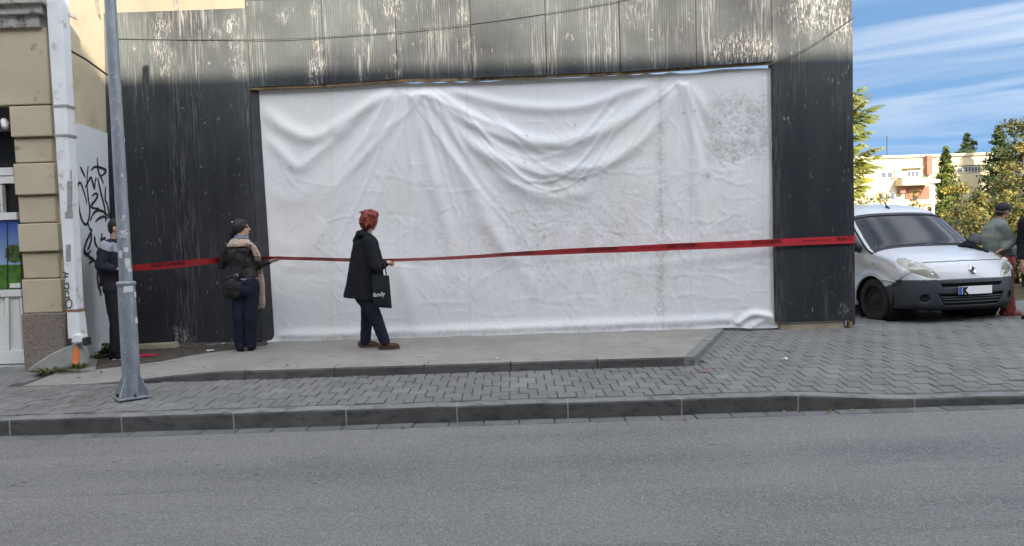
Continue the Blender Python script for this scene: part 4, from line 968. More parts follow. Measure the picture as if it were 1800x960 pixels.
# hem runs lower at the front
hem = q(639, 525, .02); n = 44
ringv = []
for k in range(n):
    a = 2*math.pi*k/n; r = 1+.045*(math.sin(a*5+1)+.6*math.sin(a*9+2)); ringv.append(hem+Vector((.24*r*math.cos(a), .225*r*math.sin(a), -.035*math.cos(a)-.0)))
base_i = (len(r0)-1)*n; vs2 = vs+ringv; fs = [f for f in fs if len(f) == 4]+[tuple(range(n))[::-1]]+[(base_i+k, base_i+(k+1) % n, base_i+n+(k+1) % n, base_i+n+k) for k in range(n)]+[tuple(base_i+n+k for k in range(n))]
mb.add(vs2, fs)
mb.cap(J['sh_r'], J['el_r'], .075, .066); mb.cap(J['el_r'], J['wr_r'].lerp(J['el_r'], .08), .066, .047); mb.cap(J['sh_l'], J['el_l'], .075, .062); mb.cap(J['el_l'], J['wr_l'].lerp(J['el_l'], .08), .062, .045)
mb.cap(J['sh_r'], J['sh_l'], .065, .065)
wear('coat', mb, M_coat, t, .011, 4, .010, 6)
mb = MB(); mb.cap(q(632, 412, -.1), q(640, 409, .0), .05, .05); mb.cap(q(640, 409, 0), q(640, 413, .14), .05, .045); mb.cap(q(632, 412, -.1), q(648, 413, -.14), .05, .03); mb.ell(q(633, 420, 0), (.06, .13, .10)); mb.cap(q(630, 424, 0), q(637, 436, 0), .07, .05)
wear('hood', mb, M_coat, t, .010, 4, .006, 9)
mb = MB()
mb.cap(J['hip_r'], J['hip_l'], .115, .11)
for s in 'rl': mb.cap(J['hip_'+s], J['kn_'+s], .108, .078); mb.cap(J['kn_'+s], J['an_'+s]+Vector((0, 0, -.005)), .079, .064)
wear('trousers', mb, M_navy, t, .010, 4, .008, 9)
for s in 'rl': sole(t, J['an_'+s], J['to_'+s], zp(J['an_'+s].x, J['an_'+s].y)+.002, M_brown, M_brsole, 'shoe', .05)
mb = MB(); mb.ell(h(0, -.022, .040), (.098, .112, .102), Mh); mb.ell(h(0, -.075, -.02), (.075, .06, .085), Mh); mb.ell(h(0, .05, .085), (.075, .055, .042), Mh)
for s in (-1, 1): mb.ell(h(s*.07, -.02, .0), (.035, .065, .07), Mh)
rr = random.Random(5)
for k in range(70):
    a = rr.uniform(0, 6.28); e = rr.uniform(-.5, 1.4); d = Vector((math.cos(a)*math.cos(e), math.sin(a)*math.cos(e), math.sin(e)))
    if d.y > .45 and d.z < .45: continue
    c = Vector((d.x*.094, d.y*.108-.02, d.z*.10+.035)); tip = c*1.0+d*.018+Vector((rr.uniform(-.03, .03), rr.uniform(-.03, .01), rr.uniform(-.03, .0))); mb.cap(h(*c), h(*tip), .020, .007, 7)
wear('hair', mb, M_redhair, t, .006, 1, .008, 42)
# tote bag hanging from her forearm
bag = thing('tote_bag', 'black cloth tote bag with white lettering carried by the red haired woman', 'bag', tuple(q(671, 542, -.2)))
mb = MB(); M_tote = pmat('black_canvas', (.014, .016, .018), (.02, .022, .024), 12, .9, .3, 150, spec=.2)
bq = [[(654, 484), (660, 515), (661, 541)], [(683, 484), (686, 515), (689, 541)]]
vs = []; nB = 9
for yy in (-.235, -.195):
    for j in range(9):
        for i in range(nB):
            u = i/(nB-1); v = j/8; L0 = q(653+v*4, 484+v*56, yy); R0 = q(684+v*5.0, 484+v*58, yy); pt = L0.lerp(R0, u)
            bul = (.02 if yy < -.2 else -.0)*math.sin(math.pi*u)*math.sin(math.pi*min(1, v*.8+.15)); pt.y -= bul+.006*noise.noise(Vector((u*4, v*4, yy))); vs.append(pt)
fs = []
for o_ in (0, 81):
    for j in range(8):
        for i in range(8): a = o_+j*9+i; fs.append((a, a+1, a+10, a+9))
for i in range(8): fs += [(72+i, 73+i, 81+73+i, 81+72+i)]
for j in range(8): fs += [(j*9, (j+1)*9, 81+(j+1)*9, 81+j*9), (j*9+8, (j+1)*9+8, 81+(j+1)*9+8, 81+j*9+8)]
mb.add(vs, fs); mb.build('pouch', M_tote, bag, smooth=True)
for yy in (-.225, -.20):
    MB().tube(spline([q(661, 485, yy), q(668, 468, yy), q(673, 462, yy*.5), q(677, 468, yy), q(679, 485, yy)], 5), .007, 6).build('strap', M_tote, bag, smooth=True)
def text_on(body, px, py, dy, cap, tilt, mat, parent, bold=.01, squeeze=1.0):
    vs, fs = text2d(body, 1.0, bold); c = q(px, py, dy); k = cap/.72; out = []
    for v in vs: x, z = v.x*k*squeeze+v.y*k*.25, v.y*k; out.append(c+Vector((x*math.cos(tilt)-z*math.sin(tilt), 0, x*math.sin(tilt)+z*math.cos(tilt))))
    MB().add(out, fs).build('lettering', mat, parent, fix=False)
text_on('family', 655.5, 522, -.262, .050, .06, M_print, bag, .012, .85)

# ---- dark haired woman in the leather jacket
Y = 9.02; gz = zp(-3.3, Y); q = lambda px, py, dy=0: P(px, py, Y+dy)
J = joints(Y, dict(head=(425, 402, 0), neck=(420, 421, .0), chest=(424, 446, .02), pelvis=(432, 498, .0), sh_l=(399, 435, .02), sh_r=(447, 434, .0), el_l=(391, 466, .05), wr_l=(400, 462, .24), ha_l=(409, 458, .28), el_r=(455, 467, .06), wr_r=(474, 460, -.02), ha_r=(487, 456, -.04),
     hip_l=(421, 508, .0), hip_r=(443, 508, 0), kn_l=(419, 556, -.02), kn_r=(441, 556, -.02), an_l=(422, 602, .02), an_r=(441, 600, .03), to_l=(420, 600, .19), to_r=(444, 598, .2)))
J['pn_r'] = (0, .5, 1); J['cu_r'] = .22; J['cu_l'] = .8
t, h, Mh = person('dark haired woman in a leather jacket and jeans with a beige scarf and shoulder bag', (J['pelvis'].x, Y, gz), J, M_skin, (.93, .10, -.02), .93)
M_leath = pmat('dark_brown_leather', (.012, .0095, .009), (.022, .018, .017), 12, .5, .35, 30, spec=.35)
M_jean = pmat('dark_blue_denim', (.008, .011, .020), (.013, .019, .034), 10, .9, .25, 130, spec=.2)
M_scarf = pmat('beige_scarf', (.42, .30, .235), (.50, .37, .30), 14, .95, .4, 90)
M_scarf2 = pmat('grey_blue_scarf', (.10, .12, .15), (.22, .23, .26), 60, .95, .3, 80)
M_shirt = pmat('pale_shirt', (.36, .38, .40), rough=.9)
mb = MB(); vs, fs = loft([(q(421, 424, .02), .07, .07, 0), (q(422, 430, .02), .13, .09, 0), (q(423, 440, .02), .168, .115, .0), (q(424, 455, .02), .165, .12, .01), (q(428, 470, .02), .148, .115, .015), (q(431, 488, .02), .157, .125, .02)], 36, 2); mb.add(vs, fs)
for s in 'lr': mb.cap(J['sh_'+s], J['el_'+s], .066, .055); mb.cap(J['el_'+s], J['wr_'+s].lerp(J['el_'+s], .08), .055, .038)
wear('jacket', mb, M_leath, t, .009, 3, .011, 11, fst=(1, 1, 1.3))
mb = MB(); vs, fs = loft([(q(432, 478, .02), .12, .095, .0), (q(432, 493, .02), .148, .112, .01)], 30, 1); mb.add(vs, fs); wear('shirt_hem', mb, M_shirt, t, .009, 2, .003)
mb = MB(); mb.cap(J['hip_l']+Vector((.02, 0, .05)), J['hip_r']+Vector((-.02, 0, .05)), .112, .112); mb.cap(J['hip_l']+Vector((.03, -.03, -.01)), J['hip_r']+Vector((-.03, -.03, -.01)), .1, .1)
for s in 'lr': mb.cap(J['hip_'+s], J['kn_'+s], .095, .071); mb.cap(J['kn_'+s], J['an_'+s]-Vector((0, 0, .03)), .071, .066)
wear('jeans', mb, M_jean, t, .009, 3, .007, 10)
for s in 'lr': sole(t, J['an_'+s], J['to_'+s], zp(J['an_'+s].x, J['an_'+s].y)+.002, M_coat, M_coat, 'shoe', .05)
mb = MB(); mb.ell(h(0, -.026, .036), (.086, .098, .094), Mh); mb.ell(h(0, -.085, .01), (.066, .055, .08), Mh); mb.cap(h(0, -.10, .0), h(0, -.125, -.06), .052, .052); mb.cap(h(0, -.125, -.06), h(0, -.11, -.115), .05, .03); mb.ell(h(0, .03, .09), (.058, .04, .026), Mh)
for s in (-1, 1): mb.ell(h(s*.066, -.035, .025), (.022, .05, .06), Mh)
hair = wear('hair', mb, M_blkhair, t, .006, 2, .005, 38, fst=(1.6, 1.6, .5))
MB().ell(h(.03, -.105, .085), (.015, .019, .012), Mh).build('hair_clip', M_shirt, hair, smooth=True)
mb = MB(); vs, fs = loft([(q(424, 413.5, .0), .070, .076, .04), (q(424, 417, .0), .082, .086, .05), (q(423, 421, .0), .088, .092, .05), (q(422, 425, .0), .09, .09, .03)], 40, 1.3); mb.add(vs, fs)
wear('scarf_collar', mb, M_scarf2, t, .007, 2, .010, 22, fst=(.6, .6, 2.2))
mb = MB(); vs, fs = loft([(q(422, 419.5, .0), .088, .092, .03), (q(422, 423, .0), .112, .105, .05), (q(421, 429, .0), .142, .118, .05), (q(421, 434, .005), .150, .118, .03)], 40, 2.1); mb.add(vs, fs)
sc = [(q(438, 427, -.09), .03), (q(446, 436, -.085), .038), (q(452, 449, -.06), .036), (q(455, 462, .04), .026), (q(458, 480, .10), .028), (q(460, 505, .11), .036), (q(460, 533, .12), .040)]
for (a, ra), (b, rb) in zip(sc[:-1], sc[1:]):
    for o_ in (-.6, 0, .6): mb.cap(a+Vector((o_*ra, 0, 0)), b+Vector((o_*rb, 0, 0)), .018, .018, 8)
for o_ in (-1, -.5, 0, .5, 1): mb.cap(q(460, 530, .12)+Vector((o_*.036, 0, 0)), q(460, 542, .12)+Vector((o_*.042, 0, .006*math.sin(o_*9))), .009, .006, 6)
wear('scarf', mb, M_scarf, t, .007, 2, .006, 20, fst=(1.5, 1, .4))
hb = thing('shoulder_bag', 'slouchy black shoulder bag on the hip of the woman in the leather jacket', 'bag', tuple(q(408, 522, -.12)))
M_bag = pmat('black_leather_bag', (.008, .0075, .008), (.014, .013, .0135), 14, .55, .4, 40, spec=.3)
mb = MB(); mb.ell(q(408, 505, -.1), (.125, .07, .115)); mb.ell(q(408, 514, -.1), (.115, .07, .085)); mb.cap(q(402, 490, -.1), q(414, 486, -.1), .045, .035)
wear('pouch', mb, M_bag, hb, .008, 3, .010, 14)
def band(pts, wdt, th, name, mat, par, nrm=(0, -1, 0)):
    mb = MB(); pts = spline(pts, 6); ribbon(mb, pts, wdt, nrm); o = mb.build(name, mat, par, fix=False); s_ = o.modifiers.new('s', 'SOLIDIFY'); s_.thickness = th; s_.offset = 0; return o
band([q(441, 424, -.03), q(438, 436, -.125), q(430, 458, -.13), q(421, 475, -.14), q(413, 490, -.17)], .028, .006, 'strap', M_bag, hb)
MB().tube(spline([q(413, 485, -.155), q(417, 482, -.165), q(419, 487, -.16)], 5), .007, 6).build('buckle', M_galv, hb, smooth=True)

# ---- man behind the lamp post
Y = 8.95; gx = P(206, 620, Y).x; gz = zs(gx, Y)-.0; q = lambda px, py, dy=0: P(px, py, Y+dy)
J = joints(Y, dict(head=(207, 402, 0), neck=(199, 421, 0), chest=(196, 448, 0), pelvis=(199, 505, 0), sh_r=(187, 432, -.15), sh_l=(198, 432, .17), el_r=(178, 468, -.20), wr_r=(201, 473, -.2), ha_r=(214, 473, -.12), el_l=(196, 472, .2), wr_l=(212, 474, .02), ha_l=(222, 473, -.04),
     hip_r=(198, 508, -.09), hip_l=(203, 508, .09), kn_r=(205, 562, -.10), kn_l=(206, 562, .1), an_r=(205, 612, -.10), an_l=(213, 612, .12), to_r=(224, 620, -.12), to_l=(232, 618, .12)))
for s in 'lr': J['cu_'+s] = .7
t, h, Mh = person('man in dark jacket with pale stripe half hidden behind the lamp post', (J['pelvis'].x, Y, gz), J, M_skin, (.98, .05, -.08), 1.0)
M_jack = pmat('navy_sports_jacket', (.011, .013, .020), (.017, .019, .028), 9, .8, .25, 60, spec=.25)
nt = M_jack.node_tree; b = nt.nodes['Principled BSDF']; sp = node(nt, 'SeparateXYZ'); nt.links.new(node(nt, 'NewGeometry').outputs['Position'], sp.inputs[0])
q0 = P(186, 430, 8.8); q1 = P(208, 440, 8.8); slp = (q1.z-q0.z)/(q1.x-q0.x)
dv = math2(nt, 'ABSOLUTE', math2(nt, 'SUBTRACT', math2(nt, 'SUBTRACT', sp.outputs[2], math2(nt, 'MULTIPLY', math2(nt, 'SUBTRACT', sp.outputs[0], q0.x), slp)), q0.z))
c0 = b.inputs['Base Color'].links[0].from_socket; nt.links.new(mixc(nt, math2(nt, 'LESS_THAN', dv, .052), c0, (.30, .32, .37)), b.inputs['Base Color'])
M_pale = pmat('pale_grey_stripe', (.42, .44, .50), rough=.85)
M_tr = pmat('black_trousers', (.012, .012, .015), (.018, .018, .021), 9, .9, .2, 60, spec=.2)
mb = MB(); vs, fs = loft([(q(199, 420, .01), .065, .08, 0), (q(196, 428, .01), .11, .15, 0), (q(194, 442, .01), .135, .19, .0), (q(194, 460, .01), .14, .18, .01), (q(197, 482, .01), .135, .165, .02), (q(199, 503, .01), .135, .16, .02)], 36, 3); mb.add(vs, fs)
for s in 'lr': mb.cap(J['sh_'+s], J['el_'+s], .078, .064); mb.cap(J['el_'+s], J['wr_'+s].lerp(J['el_'+s], .08), .063, .044)
jk = wear('jacket', mb, M_jack, t, .010, 3, .011, 8)
mb = MB(); mb.cap(J['sh_r']*.85+J['el_r']*.15+Vector((.02, -.045, .015)), q(207, 452, -.17), .052, .045); mb.cap(q(183, 432, -.19), q(198, 441, -.195), .042, .045)
pass
mb = MB(); mb.cap(J['hip_r'], J['hip_l'], .115, .115)
for s in 'lr': mb.cap(J['hip_'+s], J['kn_'+s], .108, .080); mb.cap(J['kn_'+s], J['an_'+s]-Vector((0, 0, .02)), .08, .072)
wear('trousers', mb, M_tr, t, .010, 3, .010, 9)
for s in 'lr': sole(t, J['an_'+s], J['to_'+s], zs(J['an_'+s].x, J['an_'+s].y)+.03, M_coat, M_shoe_s, 'shoe', .06, 1.1)
mb = MB(); mb.ell(h(0, -.022, .040), (.080, .096, .090), Mh); mb.ell(h(0, -.06, -.01), (.064, .05, .06), Mh); wear('hair', mb, M_blkhair, t, .007, 2, .002, 40)

# ---- man in the cap beside the van
Y = 10.45; gz = .27; q = lambda px, py, dy=0: P(px, py, Y+dy)
J = joints(Y, dict(head=(1763, 372, 0), neck=(1756, 387, 0), chest=(1751, 412, 0), pelvis=(1762, 456, 0), sh_r=(1760, 399, -.14), sh_l=(1750, 398, .14), el_r=(1781, 424, -.2), wr_r=(1764, 437, -.22), ha_r=(1756, 441, -.21), el_l=(1774, 425, .2), wr_l=(1766, 438, .15), ha_l=(1760, 442, .14),
     hip_r=(1762, 462, -.07), hip_l=(1766, 462, .08), kn_r=(1770, 510, -.06), kn_l=(1768, 508, .08), an_r=(1775, 552, -.05), an_l=(1768, 549, .1), to_r=(1793, 558, -.05), to_l=(1786, 554, .1)))
gz = .272
t, h, Mh = person('man in a black cap, grey green sweater and brick red trousers beside the white van', (J['pelvis'].x, Y, gz), J, M_skin2, (.95, .22, .02), 1.0, neck_r=.062)
M_sweat = pmat('grey_green_sweater', (.125, .145, .128), (.17, .19, .17), 8, .95, .3, 90)
M_redtr = pmat('brick_red_trousers', (.26, .050, .040), (.34, .075, .058), 8, .9, .3, 70)
M_cap_ = pmat('black_cap', (.014, .014, .018), rough=.8)
mb = MB(); vs, fs = loft([(q(1756, 384, 0), .07, .075, 0), (q(1754, 390, 0), .10, .13, 0), (q(1750, 400, 0), .145, .18, .0), (q(1748, 416, 0), .170, .185, .012), (q(1752, 432, 0), .178, .175, .02), (q(1760, 450, 0), .178, .165, .02)], 36, 3); mb.add(vs, fs)
for s in 'lr': mb.cap(J['sh_'+s], J['el_'+s], .085, .07); mb.cap(J['el_'+s], J['wr_'+s].lerp(J['el_'+s], .1), .068, .05)
wear('sweater', mb, M_sweat, t, .010, 3, .014, 7)
mb = MB(); mb.cap(J['hip_l'], J['hip_r'], .135, .13)
for s in 'lr': mb.cap(J['hip_'+s], J['kn_'+s], .125, .092); mb.cap(J['kn_'+s], J['an_'+s], .092, .082)
wear('trousers', mb, M_redtr, t, .010, 3, .014, 9)
for s in 'lr': sole(t, J['an_'+s], J['to_'+s], .272, M_redtr, M_brsole, 'shoe', .06, 1.05)
mb = MB(); mb.ell(h(0, -.012, .058), (.088, .105, .080), Mh); wear('cap', mb, M_cap_, t, .007, 3, 0)
MB().prism([h(x*.078, .065+math.sqrt(max(0, 1-x*x))*.085, .045-.02*(1-x*x)*0-.008) for x in np.linspace(-1, 1, 13)], Mh @ Vector((0, 0, .008))).build('cap_peak', M_cap_, t)
MB().cap(h(-.045, .072, .018), h(.045, .072, .018), .018, .018).build('sunglasses', M_eye, t, smooth=True)
for s in (-1, 1): MB().cap(h(s*.055, .075, .02), h(s*.076, -.01, .015), .006, .005, 8).build('glasses_arm', M_eye, t, smooth=True)
mb = MB(); mb.ell(h(0, -.06, -.015), (.068, .05, .045), Mh); wear('hair', mb, M_blkhair, t, .007, 2, 0)
MB().ell(q(1786, 441, .05), (.045, .05, .09)).build('white_cloth', M_pale, t, smooth=True)

# ---- person cut by the right edge
Y = 10.1; q = lambda px, py, dy=0: P(px, py, Y+dy)
J = joints(Y, dict(head=(1826, 358, 0), neck=(1823, 377, 0), chest=(1822, 408, 0), pelvis=(1824, 462, 0), sh_l=(1800, 392, 0), sh_r=(1848, 392, 0), el_l=(1797, 428, .04), wr_l=(1797, 463, -.04), ha_l=(1795, 476, -.06), el_r=(1855, 430, .03), wr_r=(1855, 466, -.02), ha_r=(1856, 478, -.02),
     hip_l=(1814, 470, 0), hip_r=(1836, 470, 0), kn_l=(1814, 520, 0), kn_r=(1838, 520, -.02), an_l=(1814, 563, 0), an_r=(1840, 562, 0), to_l=(1800, 572, -.14), to_r=(1845, 572, -.16)))
for s in 'lr': J['pn_'+s] = (1, 0, 0)
gz = J['to_l'].z-.05
t, h, Mh = person('person in a black jacket cut off by the right edge of the photo', (J['pelvis'].x, Y, gz), J, M_skin2, (-.7, -.6, 0), 1.0)
mb = MB(); vs, fs = loft([(q(1823, 378, 0), .07, .08, 0), (q(1823, 386, 0), .15, .11, 0), (q(1822, 402, 0), .20, .14, 0), (q(1822, 430, 0), .205, .15, .01), (q(1824, 466, 0), .20, .15, .02)], 36, 3); mb.add(vs, fs)
for s in 'lr': mb.cap(J['sh_'+s], J['el_'+s], .085, .07); mb.cap(J['el_'+s], J['wr_'+s].lerp(J['el_'+s], .3), .068, .052)
wear('jacket', mb, M_coat, t, .011, 3, .012, 8)
mb = MB(); mb.cap(J['hip_l'], J['hip_r'], .12, .12)
for s in 'lr': mb.cap(J['hip_'+s], J['kn_'+s], .11, .08); mb.cap(J['kn_'+s], J['an_'+s], .08, .07)
wear('trousers', mb, M_tr, t, .011, 3, .012, 9)
for s in 'lr': sole(t, J['an_'+s], J['to_'+s], .272, M_coat, M_coat, 'shoe', .06, 1.1)
mb = MB(); mb.ell(h(0, -.022, .040), (.080, .096, .090), Mh); wear('hair', mb, M_blkhair, t, .008, 2, 0)

# ================================================================== WHITE PANEL VAN (front axle at the local origin, nose along +x)
M_vwhite = pmat('white_van_paint', (.50, .52, .545), (.54, .555, .575), 1.2, .3, 0, coat=.5)
M_plastic = pmat('grey_black_bumper_plastic', (.022, .025, .032), (.032, .036, .044), 6, .55, .15, 90)
M_vglass = pmat('windscreen_glass', (.012, .015, .020), rough=.10, spec=.36)
M_refl = pmat('lamp_reflector', (.5, .5, .46), rough=.25, spec=.6, coat=.5)
M_lamp = pmat('headlamp_lens', (.22, .215, .17), (.36, .35, .29), 12, .12, .1, 30, spec=.7, coat=.6)
M_chrome = pmat('chrome', (.55, .56, .58), rough=.18, metal=1)
M_tyre = pmat('tyre_rubber', (.016, .016, .017), (.026, .025, .024), 12, .9, .3, 60)
M_rim = pmat('dark_steel_rim', (.022, .022, .024), (.034, .033, .031), 12, .85, .2, 50, spec=.2)
M_well = pmat('wheel_well_black', (.008, .008, .009), rough=.95)
M_blue = pmat('plate_blue', (.02, .07, .38), rough=.4)
M_plate = pmat('plate_white', (.72, .73, .73), rough=.35)
def build_van(label, loc, rz, vk=1.0):
    root = thing('panel_van', label, 'van', loc, None, rz)
    prof = [(.60, .215), (.78, .225), (.862, .27), (.885, .36), (.89, .50), (.88, .60), (.862, .68), (.825, .78), (.77, .86), (.66, .93), (.45, .995), (.20, 1.045), (.02, 1.085), (-.08, 1.125),
            (-.36, 1.35), (-.62, 1.555), (-.78, 1.645), (-.95, 1.70), (-1.3, 1.755), (-1.9, 1.785), (-2.6, 1.77), (-3.05, 1.72), (-3.24, 1.62), (-3.31, 1.3), (-3.33, .8), (-3.31, .42), (-3.2, .28), (-2.4, .22), (-1, .21), (.3, .21)]
    # dense resampling in front, coarse behind
    cl = [np.array(p) for p in prof]; N = len(cl); samp = []
    for i in range(N):
        p0, p1, p2, p3 = cl[i-1], cl[i], cl[(i+1) % N], cl[(i+2) % N]
        L_ = np.linalg.norm(p2-p1); step = .011 if i < 16 else .05; m = max(2, int(L_/step))
        for k in range(m):
            t = k/m; samp.append(.5*((2*p1)+(p2-p0)*t+(2*p0-5*p1+4*p2-p3)*t*t+(3*p1-p0-3*p2+p3)*t**3))
    S = np.array(samp); n = len(S)
    T = np.roll(S, -1, 0)-np.roll(S, 1, 0); T /= np.linalg.norm(T, axis=1)[:, None]
    Nn = np.stack([T[:, 1], -T[:, 0]], 1)               # outward normal (profile runs anticlockwise seen from +y...)
    cen = np.array([-1.2, .9])
    if (Nn[5*3]*(S[5*3]-cen)).sum() < 0: Nn = -Nn
    def wz(z): z = np.asarray(z); u = np.clip((z-.98)/.82, 0, 1); return (.905-.20*u**1.35-.03*np.clip((.5-z)/.3, 0, 1)**2)
    # how far the sheet bends back at its side edges, by place on the profile
    bx = S[:, 0]; bz = S[:, 1]
    keyx = [(-3.4, .10), (-3.0, .12), (-1.0, .10), (-.62, .13), (-.3, .14), (-.05, .14), (.3, .13), (.6, .20), (.75, .34), (.83, .44), (.9, .46)]
    Dp = np.interp(bx, [k[0] for k in keyx], [k[1] for k in keyx])
    
    ker = np.ones(9)/9
    for _ in range(3): Dp = np.convolve(np.concatenate([Dp[-4:], Dp, Dp[:4]]), ker, 'valid')
    wl_ = np.clip((.68-bz)/.12, 0, 1)*(bx > -.6); Nb = Nn*(1-wl_[:, None])+np.stack([np.ones(n), np.zeros(n)], 1)*wl_[:, None]
    lowm = (bz < .60) & (bx > -.6) & (bx < .95); Dp[lowm] = .455*np.clip((bx[lowm]+.45)/.9, 0, 1)
    NUv = 150; us = np.sin(np.linspace(-1, 1, NUv)*math.pi/2*.93)/math.sin(math.pi/2*.93)
    Vv = np.zeros((n, NUv, 3))
    for c, u in enumerate(us):
        nexp = np.where(bx > .5, 2.35, 2.8); bend = Dp*(1-(1-np.minimum(abs(u), 1)**nexp)**(1/nexp))
        Vv[:, c, 0] = S[:, 0]-Nb[:, 0]*bend; Vv[:, c, 2] = S[:, 1]-Nb[:, 1]*bend
    zedge = Vv[:, 0, 2]
    W = wz(zedge)
    for c, u in enumerate(us): Vv[:, c, 1] = u*W
    # gentle crown of windscreen handled by the bend; classify faces
    def inpoly(x, y, poly):
        ins = np.zeros(x.shape, bool); j = len(poly)-1
        for i in range(len(poly)):
            xi, yi = poly[i]; xj, yj = poly[j]
            ins ^= ((yi > y) != (yj > y)) & (x < (xj-xi)*(y-yi)/(yj-yi+1e-12)+xi); j = i
        return ins
    lamp_poly = [(.46, .642), (.60, .655), (.72, .70), (.83, .765), (.875, .83), (.872, .895), (.82, .935), (.74, .925), (.64, .86), (.54, .74)]
    idxT = lambda a: np.arange(n)
    isfront = (S[:, 0] > -.70) & (S[:, 1] < 1.7) & (S[:, 1] > .2)
    # recesses pressed into the bumper before splitting
    Y3 = Vv[..., 1]; Z3 = Vv[..., 2]; X3 = Vv[..., 0]
    front = (X3 > .35)
    slot = front & (np.abs(Y3) < .44+(Z3-.5)*.4) & (np.abs(Z3-.548) < .022)
    low = front & (np.abs(Y3) < .50-(.43-Z3)*.5) & (Z3 > .275) & (Z3 < .432)
    fog = front & (((np.abs(Y3)-.665)**2+(Z3-.375)**2) < .055**2)
    for msk, d in ((slot, .045), (low, .055), (fog, .03)): Vv[..., 0] -= msk*d
    emb = 0
    faces = {k: [] for k in ('body', 'bumper', 'grille', 'windscreen', 'headlight_l', 'headlight_r', 'side')}
    yc = (Y3[:, :-1]+Y3[:, 1:])/2; yc = (yc+np.roll(yc, -1, 0))/2; zc_ = (Z3[:, :-1]+Z3[:, 1:])/2; zc_ = (zc_+np.roll(zc_, -1, 0))/2; xc_ = (X3[:, :-1]+X3[:, 1:])/2; xc_ = (xc_+np.roll(xc_, -1, 0))/2
    ay = np.abs(yc); k_w = ((S[:, 0] < .035) & (S[:, 0] > -.70) & (S[:, 1] > 1.05))[:, None] & np.ones_like(yc, bool)
    tS = np.clip((S[:, 1]-1.085)/(1.60-1.085), -1, 2)[:, None]
    ulim = (1-.055-.02*tS)
    uc = (us[:-1]+us[1:])/2
    scr = k_w & (np.abs(uc)[None, :] < ulim) & (tS > .0) & (tS < .99)
    lamp = inpoly(ay, zc_, lamp_poly) & (xc_ > .2)
    bump = (xc_ > .1) & (zc_ < .632+.0*ay) & ~lamp
    dark = (((ay < .44+(zc_-.5)*.4) & (np.abs(zc_-.548) < .022)) | ((ay < .50-(.43-zc_)*.5) & (zc_ > .275) & (zc_ < .432)) | (((ay-.665)**2+(zc_-.375)**2) < .055**2)) & (xc_ > .3)
    code = np.zeros(yc.shape, int); code[(zc_ < .255) & (xc_ < .45)] = 9; code[bump] = 1; code[bump & dark] = 2; code[scr] = 3; code[lamp & (yc > 0)] = 4; code[lamp & (yc < 0)] = 5
    ii, cc_ = np.meshgrid(np.arange(n), np.arange(NUv-1), indexing='ij'); i2 = (ii+1) % n
    quads = np.stack([ii*NUv+cc_, ii*NUv+cc_+1, i2*NUv+cc_+1, i2*NUv+cc_], -1)
    Vflat = Vv.reshape(-1, 3)
    sets = {k: quads[code == c] for k, c in (('body', 0), ('bumper', 1), ('grille', 2), ('windscreen', 3), ('headlight', 4), ('headlight.r', 5))}
    # side sheets
    NS = 46; side = {0: [], 1: [], 3: []}; sideV = []
    for sgn, col in ((-1, 0), (1, NUv-1)):
        E = Vv[:, col]; Q = np.stack([np.clip(E[:, 0]*.8, -2.70, .0), np.zeros(n), np.full(n, .66)], 1)
        g = np.zeros((n, NS, 3))
        for j in range(NS):
            v = j/(NS-1); g[:, j] = E*(1-v)+Q*v
            yy = wz(g[:, j, 2])+.012*math.sin(math.pi*min(1, v*1.4))
            g[:, j, 1] = sgn*(yy*(1-(1-v)**14)+np.abs(E[:, 1])*(1-v)**14)
        xs_, zs_ = g[..., 0], g[..., 2]
        rr_ = np.minimum(np.hypot(xs_, zs_-.30), np.hypot(xs_+2.70, zs_-.30))
        flare = np.exp(-((rr_-.40)/.055)**2)*.018; g[..., 1] += sgn*flare
        fc = (g[:-1, :-1]+g[1:, 1:])/2; fx = np.concatenate([fc, ((g[-1:, :-1]+g[:1, 1:])/2)], 0)
        fx_, fz_ = fx[..., 0], fx[..., 2]; r_ = np.minimum(np.hypot(fx_, fz_-.30), np.hypot(fx_+2.70, fz_-.30))
        cd_ = np.zeros(fx_.shape, int); cd_[(fx_ > .28) & (fz_ < .632-.10*np.clip((.62-fx_)/.3, 0, 1))] = 1
        win = inpoly(fx_, fz_, [(-.30, 1.08), (-1.42, 1.05), (-1.42, 1.53), (-.86, 1.56), (-.66, 1.49)]); cd_[win] = 3
        lampS = inpoly(fx_, fz_, [(.62, .73), (.62, .91), (.48, .93), (.40, .90), (.46, .80)]) ; cd_[lampS & (fz_ > .7)] = 6 if sgn < 0 else 6
        cd_[r_ < .372] = 9
        base_ = len(Vflat)+sum(len(s_) for s_ in sideV); sideV.append(g.reshape(-1, 3))
        a_, b_ = np.meshgrid(np.arange(n), np.arange(NS-1), indexing='ij'); a2 = (a_+1) % n
        qd = np.stack([base_+a_*NS+b_, base_+a_*NS+b_+1, base_+a2*NS+b_+1, base_+a2*NS+b_], -1)
        if sgn < 0: qd = qd[..., ::-1]
        for c_ in (0, 1, 3): side[c_].append(qd[cd_ == c_])
        sets['headlight' if sgn > 0 else 'headlight.r'] = np.concatenate([sets['headlight' if sgn > 0 else 'headlight.r'], qd[cd_ == 6]])
    Vall = np.concatenate([Vflat]+sideV)
    sets['body'] = np.concatenate([sets['body']]+side[0]); sets['bumper'] = np.concatenate([sets['bumper']]+side[1]); sets['side_window'] = np.concatenate(side[3])
    # side sheets repeat the edge columns: weld by distance inside each part
    def part_(name, q, mat, off=0, weld=True):
        used, inv = np.unique(q, return_inverse=True); me = np_mesh(name, Vall[used]*vk, inv.reshape(q.shape))
        bm = bmesh.new(); bm.from_mesh(me); 
        if weld: bmesh.ops.remove_doubles(bm, verts=bm.verts, dist=.0006)
        bmesh.ops.recalc_face_normals(bm, faces=bm.faces); bm.to_mesh(me); bm.free(); me.shade_smooth()
        return link(name, me, mat, root)
